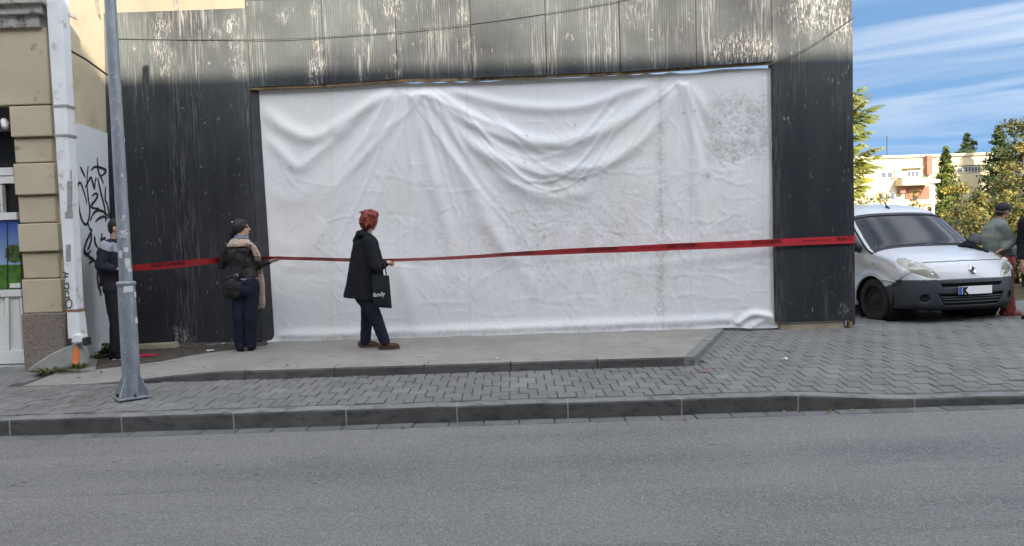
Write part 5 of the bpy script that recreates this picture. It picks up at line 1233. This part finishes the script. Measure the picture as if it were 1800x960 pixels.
    body = part_('body', sets['body'], M_vwhite); so = body.modifiers.new('s', 'SOLIDIFY'); so.thickness = .012; so.offset = -1
    bumper = part_('bumper', sets['bumper'], M_plastic); so = bumper.modifiers.new('s', 'SOLIDIFY'); so.thickness = .004; so.offset = -1
    gr = part_('grille', sets['grille'], M_well)
    part_('windscreen', sets['windscreen'], M_vglass); part_('side_window', sets['side_window'], M_vglass)
    def onfront(y, z, off=0):
        d = (Vall[:len(Vflat)]-np.array([0, y, z])); d[:, 0] = 0; dd = (d**2).sum(1)+(Vall[:len(Vflat), 0] < -.2)*9; i = int(np.argmin(dd)); return Vector(Vall[i])*vk+Vector((off, 0, 0))
    for nm, sg in (('headlight', 1), ('headlight.r', -1)):
        hl = part_('headlight', sets[nm], M_lamp)
        MB().ell(onfront(sg*.73, .835, -.030), (.028, .058, .060)).build('reflector', M_refl, hl, smooth=True, local=True)
        MB().ell(onfront(sg*.56, .70, -.014), (.02, .034, .028)).build('indicator', M_refl, hl, smooth=True, local=True)
    # shut line of the bonnet, a dark gap following the surface
    mb = MB(); pts = [onfront(y, .868+.012*(1-(y/.62)**2), .002) for y in np.linspace(-.62, .62, 25)]; mb.tube(pts, .0055, 6); mb.build('bonnet_gap', M_well, root, local=True)
    # black strip along the scuttle with two wipers
    E_ = [(x, y, z) for x, y, z in ()]
    row = int(np.argmin(np.hypot(S[:, 0]-.03, S[:, 1]-1.083)))
    mb = MB(); mb.tube([Vector(Vv[row, c])*vk+Vector((.0, 0, .004)) for c in range(8, NUv-8, 4)], .018, 6); mb.build('scuttle', M_plastic, root, local=True)
    row2 = int(np.argmin(np.hypot(S[:, 0]+.01, S[:, 1]-1.10)))
    for c0, c1 in ((30, 78), (80, 128)):
        mb = MB(); mb.tube([Vector(Vv[row2+int((c-c0)*.05), c])*vk+Vector((.018, 0, .014)) for c in range(c0, c1, 4)], .009, 6); mb.build('wiper', M_well, root, local=True)
    # screen surround
    rowT = int(np.argmin(np.hypot(S[:, 0]+.62, S[:, 1]-1.59))); 
    for cc2 in (4, NUv-5): MB().tube([Vector(Vv[r_, cc2])*vk+Vector((.004, 0, .003)) for r_ in range(row, rowT, 5)], .012, 6).build('screen_seal', M_well, root, local=True)
    MB().tube([Vector(Vv[rowT-1, c])*vk+Vector((0, 0, .002)) for c in range(4, NUv-4, 4)], .011, 6).build('screen_seal', M_well, root, local=True)
    # lower grille bars
    for z in (.318, .355, .393):
        hw = .50-(.43-z)*.5-.01; MB().tube([onfront(y, z, .035) for y in np.linspace(-hw, hw, 15)], .009, 6).build('bar', M_plastic, gr, local=True)
    # emblem: a folded lozenge
    c = onfront(0, .762, .012); rot = math.atan2(.10, .055)
    mb = MB(); a, b = .052*vk, .072*vk
    out = [(0, b), (a, 0), (0, -b), (-a, 0)]; inn = [(y*.42, z*.42) for y, z in out]; sl = .45
    vs = [Vector((c.x-z*sl, c.y+y, c.z+z)) for y, z in out]+[Vector((c.x-z*sl+.016, c.y+y*.72, c.z+z*.72)) for y, z in out]+[Vector((c.x-z*sl+.002, c.y+y, c.z+z)) for y, z in inn]
    mb.add(vs, [(i, (i+1) % 4, 4+(i+1) % 4, 4+i) for i in range(4)]+[(4+i, 4+(i+1) % 4, 8+(i+1) % 4, 8+i) for i in range(4)]); em = mb.build('emblem', M_chrome, root, local=True)
    MB().add([v+Vector((.0005, 0, 0)) for v in vs[8:]], [(0, 1, 2, 3)]).build('emblem_field', M_well, em, local=True)
    # licence plate
    pc = onfront(0, .47, .0); px0 = max(onfront(0, .44).x, onfront(0, .50).x)+.012
    pl = MB().box(px0, px0+.008, -.26*vk, .26*vk, .425*vk, .535*vk).build('licence_plate', M_plate, root, local=True, bevel=.003)
    MB().box(px0+.0085, px0+.0095, -.259*vk, -.212*vk, .427*vk, .533*vk).build('plate_band', M_blue, pl, local=True)
    vs, fs = text2d('K', .085*vk/.72, .012); MB().add([Vector((px0+.0095, -.20*vk+v.x*.9, .438*vk+v.y)) for v in vs], fs).build('plate_letter', M_well, pl, local=True, fix=False)
    MB().box(px0+.0082, px0+.0088, -.263*vk, .263*vk, .4235*vk, .4265*vk).build('plate_rim', M_well, pl, local=True)
    # wheels, wells
    for wx in (0, -2.70):
        for s in (-1, 1):
            wy = s*.80
            tw = MB(); tw.lathe([(.205, -.085), (.285, -.095), (.305, -.075), (.311, -.04), (.311, .04), (.305, .075), (.285, .095), (.205, .085)], Vector((wx, wy, .311))*vk, axis='y', n=40)
            wroot = MB().lathe([(.0, s*.062), (.05, s*.062), (.06, s*.05), (.12, s*.045), (.165, s*.055), (.19, s*.045), (.206, s*.082), (.206, -s*.08)], Vector((wx, wy, .311))*vk, axis='y', n=36).build('wheel', M_rim, root, smooth=True, local=True)
            tw.build('tyre', M_tyre, wroot, smooth=True, local=True)
            for k in range(10):
                a = 2*math.pi*k/10; MB().ell(Vector((wx+.143*math.cos(a), wy+s*.052, .311+.143*math.sin(a)))*vk, (.022, .005, .022), None, 10, 6).build('vent_hole', M_well, wroot, local=True)
            wl = MB(); wl.lathe([(.372, s*.10), (.372, -s*.30), (.0, -s*.30)], Vector((wx, wy, .30))*vk, axis='y', n=36); wl.build('wheel_well', M_well, root, local=True)
            MB().tube([Vector((wx+.374*math.cos(a), s*(.905+.020), .30+.374*math.sin(a)))*vk for a in np.linspace(.72 if wx == 0 else -.2, math.pi+.2, 30)], .007, 6, cap=True).build('arch_lip', M_vwhite, root, smooth=True, local=True)
    MB().box(-3.2*vk, .70*vk, -.70*vk, .70*vk, .19*vk, .24*vk).build('underbody', M_well, root, local=True)
    for s in (-1, 1):
        mr = MB(); mr.cap(Vector((-.26, s*.99, 1.10))*vk, Vector((-.27, s*1.05, 1.17))*vk, .085, .075); mr.cap(Vector((-.30, s*.88, 1.03))*vk, Vector((-.27, s*.98, 1.08))*vk, .04, .05)
        me = remesh(mr, .012, 4); link('door_mirror', me, M_plastic, root)
        MB().tube([Vector((-.50, s*.914, .86))*vk, Vector((-.50, s*.914, 1.02))*vk], .004, 5).build('door_gap', M_well, root, local=True)
        MB().box(.07, .10, s*.922-.006, s*.922+.006, .80, .825).build('side_repeater', M_lamp, root, local=True)
    an = MB(); an.tube([Vector((-.86, .0, 1.69))*vk, Vector((-1.04, .0, 1.87))*vk], [.008, .004], 6); an.cap(Vector((-.84, 0, 1.675))*vk, Vector((-.90, 0, 1.70))*vk, .018, .014); an.build('antenna', M_well, root, local=True)
    # dashboard and a sheet of paper behind the screen
    return root
VX = P(1540, 565, 10.55)
van = build_van('white panel van with dark bumper parked beside the right end of the metal hoarding', (5.96, 10.60, .262), R(-80), .965)
# dark cloth lying on the bonnet by the screen
cl_ = thing('folded_jacket', 'crumpled dark cloth lying on the bonnet of the white van below the windscreen', 'cloth', tuple(P(1720, 432, 10.6)))
mb = MB(); mb.cap(P(1690, 434, 10.55), P(1702, 429, 10.55), .05, .055); mb.cap(P(1702, 432, 10.5), P(1722, 438, 10.4), .04, .035); mb.cap(P(1716, 437, 10.4), P(1736, 444, 10.25), .032, .025)
wear('cloth', mb, M_coat, cl_, .010, 3, .014, 14)
# second vehicle, mostly hidden by the man
def copy_tree(o, parent=None):
    c = o.copy(); COL.objects.link(c); c.parent = parent
    for ch in list(o.children): copy_tree(ch, c)
    return c
V2X = 10.5
v2 = copy_tree(van); v2.location = (V2X, 13.1, .2); v2.rotation_euler = (0, 0, R(-118)); v2['label'] = 'white vehicle parked behind the man in red trousers, cut by the right edge'
van['group'] = 'white vehicles parked on the paved yard'; v2['group'] = van['group']

# ================================================================== BACKGROUND: TREES, SHRUBS, FAR HOUSE
M_bark = pmat('bark', (.045, .036, .027), (.08, .065, .05), 8, .95, .6, 30, stretch=(1, 1, .3))
def leafmat(name, cols, trans=.25):
    m, nt, b = newmat(name); at = node(nt, 'Attribute', attribute_name='tone'); r = node(nt, 'ValToRGB')
    e = r.color_ramp.elements; e[0].color = (*cols[0], 1); e[1].color = (*cols[-1], 1)
    for i, c in enumerate(cols[1:-1]): q = e.new((i+1)/(len(cols)-1)); q.color = (*c, 1)
    nt.links.new(at.outputs['Fac'], r.inputs[0]); nt.links.new(r.outputs[0], b.inputs['Base Color']); b.inputs['Roughness'].default_value = .6; b.inputs['Specular IOR Level'].default_value = .25
    tr = node(nt, 'BsdfTranslucent'); nt.links.new(r.outputs[0], tr.inputs[0]); ms = node(nt, 'MixShader'); ms.inputs[0].default_value = trans
    out = nt.nodes['Material Output']; nt.links.new(b.outputs[0], ms.inputs[1]); nt.links.new(tr.outputs[0], ms.inputs[2]); nt.links.new(ms.outputs[0], out.inputs[0])
    return m
def leaves(name, pts, nrm, size, tone, mat, parent, asp=.6):
    """kite shaped leaves at pts; random turn about the given normals"""
    n = len(pts); pts = np.asarray(pts); nrm = np.asarray(nrm)+rng.normal(0, .75, (n, 3)); nrm /= np.linalg.norm(nrm, axis=1)[:, None]+1e-9
    a = rng.normal(0, 1, (n, 3)); a -= nrm*(a*nrm).sum(1)[:, None]; a /= np.linalg.norm(a, axis=1)[:, None]+1e-9; b = np.cross(nrm, a)
    s = size*rng.uniform(.6, 1.35, n)[:, None]
    V = np.stack([pts-a*s*.5, pts+b*s*asp*.5-a*s*.05+nrm*s*.08, pts+a*s*.5, pts-b*s*asp*.5-a*s*.05+nrm*s*.08], 1).reshape(-1, 3)-np.array(wloc(parent))
    F = np.arange(4*n).reshape(n, 4); me = np_mesh(name, V, F)
    at = me.attributes.new('tone', 'FLOAT', 'FACE'); 
    t = np.clip(tone, 0, 1).astype(np.float32)
    if len(me.polygons) == n: at.data.foreach_set('value', t)
    return link(name, me, mat, parent)
def clumps(cs, per, shell=.55):
    """cs: list of (centre, radii, tone); points in the outer shell of each clump"""
    Pn = []; Nn_ = []; Tn = []
    for (c, r, t) in cs:
        m = int(per*4*math.pi*r[0]*r[2])+8; d = rng.normal(0, 1, (m, 3)); d /= np.linalg.norm(d, axis=1)[:, None]; rad = rng.uniform(shell, 1.08, m)[:, None]
        Pn.append(np.array(c)+d*rad*np.array(r)); Nn_.append(d+np.array([0, 0, .3])); Tn.append(t+rng.normal(0, .2, m))
    return np.concatenate(Pn), np.concatenate(Nn_), np.concatenate(Tn)
def shrub(name, label, cat, px0, px1, pytop, Y, mat, leaf, ncl, per, tone=(.2, .9), group=None, depth=None, gz=.2, seed=1, crown_base=.0, trunk=.07):
    r = random.Random(seed); a, b = P(px0, pytop, Y), P(px1, pytop, Y); cx_, wd, top = (a.x+b.x)/2, (b.x-a.x), max(a.z, gz+.5); dp = depth or wd*.8; hgt = top-gz
    t = thing(name, label, cat, (cx_, Y, gz), group)
    cs = []
    for k in range(ncl):
        u = r.uniform(-1, 1); v = r.uniform(-1, 1); wv = r.random()**.8
        env = math.sqrt(max(.05, 1-.75*u*u)); z = gz+crown_base*hgt+(hgt*(1-crown_base))*(wv*env); rad = r.uniform(.13, .24)*min(wd, hgt*1.2)
        z = min(z, top-rad*.55)
        cs.append(((cx_+u*wd*.42, Y+v*dp*.4, max(z, gz+rad*.5)), (rad*r.uniform(.8, 1.3), rad, rad*r.uniform(.6, .9)), r.uniform(*tone)))
    p_, n_, t_ = clumps(cs, per*.42/max(leaf, .02)**2)
    leaves('crown', p_, n_, leaf, t_, mat, t)
    mb = MB()
    for k in range(5):
        c = cs[k*len(cs)//5][0]; root = Vector((cx_+r.uniform(-.1, .1)*wd*.3, Y+r.uniform(-.1, .1), gz-.05)); mid = root.lerp(Vector(c), .5)+Vector((r.uniform(-.1, .1), 0, .1*hgt)); mb.tube([root, mid, Vector(c)], [trunk, trunk*.7, trunk*.25], 7)
    mb.build('trunk', M_bark, t, smooth=True)
    return t
L_yel = leafmat('yellow_autumn_leaves', [(.035, .045, .016), (.085, .09, .024), (.20, .165, .036), (.40, .30, .055)])
L_oli = leafmat('olive_leaves', [(.025, .036, .014), (.06, .072, .022), (.125, .125, .038), (.24, .20, .06)])
L_brn = leafmat('brown_orange_leaves', [(.05, .05, .02), (.13, .095, .033), (.25, .155, .045), (.36, .25, .07)])
L_grn = leafmat('dark_green_needles', [(.016, .032, .014), (.032, .058, .02), (.06, .09, .03)], .1)
L_thu = leafmat('thuja_green', [(.04, .065, .018), (.10, .135, .03), (.17, .19, .045)], .15)
L_sum = leafmat('yellow_green_leaflets', [(.07, .105, .018), (.17, .20, .032), (.33, .30, .05)], .4)
# tree with feathered leaves behind the hoarding
sm = thing('young_tree', 'young tree with feathered yellow green leaves reaching out behind the hoarding', 'tree', (P(1478, 560, 13.2).x, 13.2, .2))
tb = Vector((P(1478, 560, 13.2).x, 13.2, .1)); tt_ = Vector((P(1486, 190, 13.2).x, 13.2, P(1486, 190, 13.2).z))
MB().tube([tb, tb.lerp(tt_, .5)+Vector((.08, .05, 0)), tt_], [.075, .05, .015], 8).build('trunk', M_bark, sm, smooth=True)
Vf = []; Ff = []; Tf = []; Br = MB()
def frond(a, b, droop, nl=11, ll=.19):
    a, b = Vector(a), Vector(b); pts = [a.lerp(b, t)+Vector((0, 0, droop*math.sin(math.pi*t*.8))) for t in np.linspace(0, 1, nl+1)]
    Br.tube(pts, [.007]*(nl)+[.003], 4); tone = random.uniform(.15, .95)
    for i in range(1, nl+1):
        d = (pts[i]-pts[i-1]).normalized(); sdv = d.cross(Vector((random.uniform(-.3, .3), -.35, 1))).normalized(); L0 = ll*math.sin(math.pi*(i+1)/(nl+2))**.6
        for s in (-1, 1):
            o = len(Vf); dr = (sdv*s*.85+d*.45+Vector((0, 0, -.35+random.uniform(-.15, .15)))).normalized(); wv = dr.cross(Vector((random.uniform(-.5, .5), -.8, random.uniform(.2, .9)))).normalized()*.026
            p = pts[i]; Vf.extend([p, p+dr*L0*.35+wv, p+dr*L0, p+dr*L0*.35-wv]); Ff.append((o, o+1, o+2, o+3)); Tf.append(tone+random.uniform(-.25, .25))
fr_list = [((1484, 205), (1528, 168), .02), ((1486, 215), (1522, 182), .05), ((1486, 225), (1551, 192), .10), ((1486, 232), (1540, 210), .10), ((1488, 240), (1542, 214), .08), ((1486, 250), (1530, 236), .05), ((1488, 225), (1515, 245), .1), ((1487, 300), (1550, 268), .10), ((1488, 310), (1546, 282), .12), ((1487, 320), (1538, 300), .12), ((1487, 330), (1548, 303), .12), ((1486, 335), (1530, 322), .1), ((1486, 345), (1528, 335), .08), ((1486, 280), (1520, 262), .08), ((1484, 350), (1515, 350), .08), ((1484, 200), (1505, 175), .03), ((1486, 315), (1520, 292), .1), ((1484, 225), (1512, 205), .1)]
for (a, b, dr) in fr_list:
    for rep in range(2):
        y0 = 13.2+random.uniform(-.5, .5); frond(P(a[0], a[1]+random.uniform(-5, 5), 13.2), P(b[0]-rep*random.uniform(4, 16), b[1]+rep*random.uniform(-9, 9), y0), dr*1.3)
for k in range(46):
    z = tt_.z-random.uniform(.1, 2.3); a = random.uniform(0, 2*math.pi); p = tb.lerp(tt_, (z-tb.z)/(tt_.z-tb.z)); e = p+Vector((-abs(math.cos(a))*.75, math.sin(a)*.75, random.uniform(-.1, .35))); frond(p, e, .12)
off = np.array(wloc(sm)); me = np_mesh('crown', np.array([tuple(v) for v in Vf])-off, np.array(Ff)); at = me.attributes.new('tone', 'FLOAT', 'FACE'); at.data.foreach_set('value', np.clip(np.array(Tf, dtype=np.float32), 0, 1)); link('crown', me, L_sum, sm)
Br.build('branch', M_bark, sm)
def conifer(label, px, pytop, Y, base_r, mat, leaf, gz=.2, n=60, dense=1.0, seed=2, name='conifer_tree', power=.8, group=None, zb=None, per_=26):
    r = random.Random(seed); tp_ = P(px, pytop, Y); H = tp_.z-gz; t = thing(name, label, 'tree', (tp_.x, Y, gz), group)
    MB().tube([(tp_.x, Y, gz-.05), (tp_.x, Y, gz+H*.97)], [max(.05, H*.014), .015], 7).build('trunk', M_bark, t, smooth=True)
    Pn = []; Nn_ = []; Tn = []
    for k in range(n):
        f = (k+r.random())/n; z = gz+H*(.04+.96*f); rad = base_r*(1-f)**power*r.uniform(.6, 1.2)+.02; az = r.uniform(0, 6.283); m = int(per_*dense*(rad/leaf+2))
        tt = rng.uniform(.1, 1, m); d = np.array([math.cos(az), math.sin(az), 0]); pos = np.array([tp_.x, Y, z])+d*(tt*rad)[:, None]; pos[:, 2] += -.12*rad*tt+H*.01; pos += rng.normal(0, 1, (m, 3))*np.array([1, 1, .6])*(leaf*.7*min(1, .25+3*(1-f))+.12*rad*(1-tt[:, None]*.6))
        Pn.append(pos); Nn_.append(np.tile(d+np.array([0, 0, .6]), (m, 1))); Tn.append(r.uniform(.1, .9)+rng.normal(0, .15, m))
    leaves('crown', np.concatenate(Pn), np.concatenate(Nn_), leaf, np.concatenate(Tn), mat, t, .45)
    return t
conifer('slim green cypress tree standing in front of the cream apartment house', 1662, 260, 25, .85, L_thu, .085, n=170, dense=1.0, seed=4, power=.9)
conifer('dark spruce tree rising above the roof of the cream apartment house', 1700, 236, 62, 4.2, L_grn, .26, n=60, seed=5, name='spruce_tree', power=.85)
conifer('dark spruce tree at the edge of the yellow brown tree', 1757, 224, 46, 2.3, L_grn, .21, n=90, seed=6, name='spruce_tree', power=.9)
shrub('autumn_tree', 'tall tree with thinning olive and yellow leaves at the right edge', 'tree', 1764, 1866, 206, 31, L_oli, .15, 60, 2.6, (.3, 1), seed=11, crown_base=.2, trunk=.16)
shrub('shrub', 'reddish yellow shrub below the loggia of the apartment house', 'shrub', 1583, 1642, 334, 23, L_brn, .10, 26, 1.4, (.3, 1), seed=12)
shrub('shrub', 'yellowing shrub between the hoarding and the van roof', 'shrub', 1488, 1566, 334, 21, L_yel, .10, 26, 1.4, (.3, 1), seed=13)
shrub('shrub', 'golden yellow shrub right of the cypress', 'shrub', 1640, 1706, 326, 21, L_yel, .10, 44, 2.0, (.15, .85), seed=14)
shrub('tall_shrub', 'olive green shrub mass in front of the right end of the apartment house', 'shrub', 1700, 1748, 334, 24, L_oli, .12, 44, 1.5, (.25, 1), seed=15)
shrub('tall_shrub', 'pale olive bush growing under the yellow brown tree', 'shrub', 1748, 1806, 286, 27, L_oli, .13, 50, 1.5, (.4, 1), seed=16)
shrub('shrub', 'yellow leaved bush directly behind the man in the cap', 'shrub', 1738, 1830, 352, 17, L_yel, .085, 60, 2.0, (.1, .9), seed=17)
shrub('shrub', 'olive bush between the van roof and the man', 'shrub', 1690, 1752, 345, 18.5, L_oli, .085, 46, 2.0, (.2, .95), seed=18)
shrub('shrub', 'dark green bush at the right edge under the autumn tree', 'shrub', 1776, 1850, 300, 21, L_oli, .10, 44, 1.4, (.0, .55), seed=19)
shrub('shrub', 'low olive bush seen over the windscreen of the van', 'shrub', 1636, 1716, 362, 17.5, L_oli, .08, 34, 1.4, (.15, .8), seed=20)
shrub('far_tree', 'far dark trees beyond the right end of the apartment house', 'tree', 1728, 1766, 262, 60, L_oli, .3, 24, 1.4, (.0, .5), seed=21)
# cream apartment house
HY = 48
M_cream = pmat('cream_render', (.47, .40, .255), (.51, .44, .29), .5, .9, .15, 12)
M_brick = pmat('red_brick_panel', (.20, .095, .07), (.26, .13, .095), 3, .9, .2, 20)
M_fwhite = pmat('white_window_frame', (.62, .62, .60), rough=.6)
M_fglass = pmat('far_window_glass', (.07, .08, .095), rough=.15)
apt = thing('apartment_house', 'low cream apartment house with red brick strips beyond the shrubs', 'house', (P(1640, 400, HY).x, HY, 0))
def fbox(l, r, t, b, y0, y1, name, mat, par=apt):
    a, c = P(l, b, y0), P(r, t, y0); return MB().box(a.x, c.x, y0, y1, a.z, c.z).build(name, mat, par)
def zpx(px, py): return P(px, py, HY).z
x0, x1 = P(1380, 300, HY).x, P(1744, 300, HY).x; zr = zpx(1650, 275.5)
MB().box(x0, x1, HY, HY+9, -.2, zr).build('wall', M_cream, apt)
MB().box(x0-.1, x1+.12, HY-.12, HY+9.1, zr+.002, zr+.16).build('parapet', M_cream, apt)
fbox(1630, 1639, 273, 307, HY-.35, HY-.002, 'brick_strip', M_brick); fbox(1583, 1592, 312, 340, HY-.4, HY-.002, 'brick_strip', M_brick)
fbox(1592, 1634, 327, 350, HY-.06, HY-.002, 'loggia', M_brick); fbox(1586, 1640, 312, 326, HY-.9, HY-.004, 'balcony', M_cream)
fbox(1606, 1612, 336, 352, HY-.10, HY-.07, 'loggia_door', M_black)
def win(l, r, t, b, n):
    f = fbox(l, r, t, b, HY-.06, HY-.003, 'window', M_fwhite)
    wd = (r-l)/n
    for k in range(n): fbox(l+wd*k+wd*.14, l+wd*(k+1)-wd*.14, t+(b-t)*.22, b-(b-t)*.10, HY-.075, HY-.061, 'pane', M_fglass, f)
win(1595, 1616, 298, 312, 3); win(1682, 1692, 293, 304, 1); win(1696, 1724, 291, 303, 5); win(1546, 1574, 337, 352, 3); win(1548, 1570, 300, 313, 2)
fbox(1590, 1624, 294, 296, HY-.3, HY-.004, 'window_hood', M_cream); fbox(1567, 1573, 299, 315, HY-.05, HY-.004, 'balcony_side', M_brick); fbox(1676, 1741, 289, 290.5, HY-.2, HY-.004, 'window_hood', M_cream)
MB().tube([(P(1559, 278, HY+2).x, HY+2, zr), (P(1559, 240, HY+2).x, HY+2, zpx(1559, 232))], .03, 5).build('aerial', M_dark, apt)
# white lamp standard
ls = thing('street_lamp', 'slender white lamp standard beside the cypress tree', 'street lamp', (P(1640, 370, 19).x, 19, .2))
lx_ = P(1640, 370, 19).x; lz = P(1638, 326, 19).z
MB().tube([(lx_, 19, .2), (lx_, 19, lz)], [.045, .035], 10).build('pole', M_plate, ls, smooth=True)
MB().cap((lx_-.09, 18.9, lz+.08), (lx_+.08, 18.9, lz+.10), .05, .05).build('lamp_head', M_plate, ls, smooth=True)
# weeds, grass tufts, leaves and scraps on the ground
def tuft(name, label, px, py, Y, wd, hgt, n, mat, cat='weed', lw=.016):
    c = P(px, py, Y); t = thing(name, label, cat, (c.x, Y, c.z)); V = []; F = []; T = []
    for k in range(n):
        a = random.uniform(0, 6.28); r0 = random.uniform(0, wd*.35); p = Vector((c.x+r0*math.cos(a), Y+r0*.5*math.sin(a), c.z)); d = Vector((math.cos(a)*random.uniform(.2, 1.0)*wd, math.sin(a)*.4*wd, random.uniform(.4, 1)*hgt)); sdv = Vector((-math.sin(a), math.cos(a), 0))*lw*random.uniform(.6, 1.2)
        o = len(V); V += [p, p+d*.6+sdv+Vector((0, 0, hgt*.15)), p+d, p+d*.6-sdv+Vector((0, 0, hgt*.15))]; F.append((o, o+1, o+2, o+3)); T.append(random.random())
    off = np.array(wloc(t)); me = np_mesh('leaves', np.array([tuple(v) for v in V])-off, np.array(F)); at = me.attributes.new('tone', 'FLOAT', 'FACE'); at.data.foreach_set('value', np.array(T, dtype=np.float32)); tag(link('leaves', me, mat, t), kind='stuff')
L_weed = leafmat('weed_leaves', [(.03, .055, .012), (.07, .10, .02), (.14, .13, .04)])
wd_ = thing('weed_plant', 'small leafy weed growing at the foot of the white wall panel', 'weed', tuple(P(184, 630, 9.0)))
cw = P(184, 622, 9.0); p_, n_, t_ = clumps([((cw.x+dx_, 9.0+dy_, cw.z+dz_), (r_, r_, r_*.9), .4) for dx_, dy_, dz_, r_ in ((0, 0, 0, .07), (.03, 0, .08, .06), (-.05, 0, -.02, .07), (.05, .03, .02, .06))], 2200); leaves('leaves', p_, n_, .04, t_, L_weed, wd_)
tuft('grass_tuft', 'dry grass along the foot of the granite plinth', 92, 657, 8.32, .30, .07, 120, L_oli, 'grass', .008)
tuft('grass_tuft', 'dry grass beside the orange paint mark', 140, 650, 8.3, .16, .09, 70, L_oli, 'grass', .008)
def scrap(name, label, px, py, f, s, mat, cat='litter', seed=0):
    r = random.Random(seed); c = ground_at(px, py, f, 8); mb = MB(); n = 9; vs = [c+Vector((0, 0, .022))]+[c+Vector((s*r.uniform(.7, 1.1)*math.cos(k*.698), s*.7*r.uniform(.7, 1.1)*math.sin(k*.698), .008+r.uniform(0, .02))) for k in range(n)]
    mb.add(vs, [(0, 1+k, 1+(k+1) % n) for k in range(n)]); tag(mb.build(name, mat, None, fix=False), label, cat); o = bpy.data.objects[-1] if False else None
M_redpl = pmat('red_plastic', (.45, .02, .05), rough=.4); M_paper = pmat('white_paper', (.6, .6, .58), rough=.8)
scrap('plastic_scrap', 'crumpled red plastic film lying on the soil behind the lamp post', 262, 626, zp, .17, M_redpl, seed=1)
scrap('paper_scrap', 'white paper scrap on the concrete left of the dark haired woman', 370, 618, zp, .05, M_paper, seed=2)
scrap('paper_scrap', 'small white scrap at the foot of the dark metal panel', 394, 607, zp, .05, M_paper, seed=3)
scrap('paper_scrap', 'tiny white scrap on the platform near the middle of the tarpaulin', 876, 632, zp, .025, M_paper, seed=4)
scrap('paper_scrap', 'pale scrap on the paving near the metal post', 1380, 633, lambda x, y: zs(x, y)+.004, .03, M_paper, seed=5)
scrap('plastic_scrap', 'small red scrap on the paving beside the platform corner', 1240, 654, lambda x, y: zs(x, y)+.004, .035, M_redpl, seed=6)
lv = []; 
for (px, py, k, sx_, sy_) in ((570, 660, 10, 40, 4), (150, 703, 5, 10, 4), (700, 648, 8, 120, 3), (1430, 724, 5, 30, 3), (1000, 740, 8, 300, 4), (250, 650, 12, 80, 8), (1300, 600, 5, 40, 10)):
    for _ in range(k):
        fx, fy = px+random.gauss(0, sx_), py+random.gauss(0, sy_); ff = (lambda x, y: 0.004 if y < KY else (zp(x, y) if on_platform(x, y) else zs(x, y))+.006); c = ground_at(fx, fy, ff, 7.5); lv.append(c)
n_ = len(lv); fl = leaves('fallen_leaves', np.array([tuple(v) for v in lv])+np.array([0, 0, .012]), np.tile([0, 0, 2.5], (n_, 1)), .045, rng.uniform(.2, 1, n_), L_brn, None) if False else None
holder = bpy.data.objects.new('tmp_holder', None)
fl = leaves('fallen_leaves', np.array([tuple(v) for v in lv])+np.array([0, 0, .012]), np.tile([0., 0., 2.5], (n_, 1)), .045, rng.uniform(.2, 1, n_), L_brn, holder); fl.parent = None; bpy.data.objects.remove(holder)
tag(fl, 'scattered dry leaves along the kerbs', None, None, 'stuff')
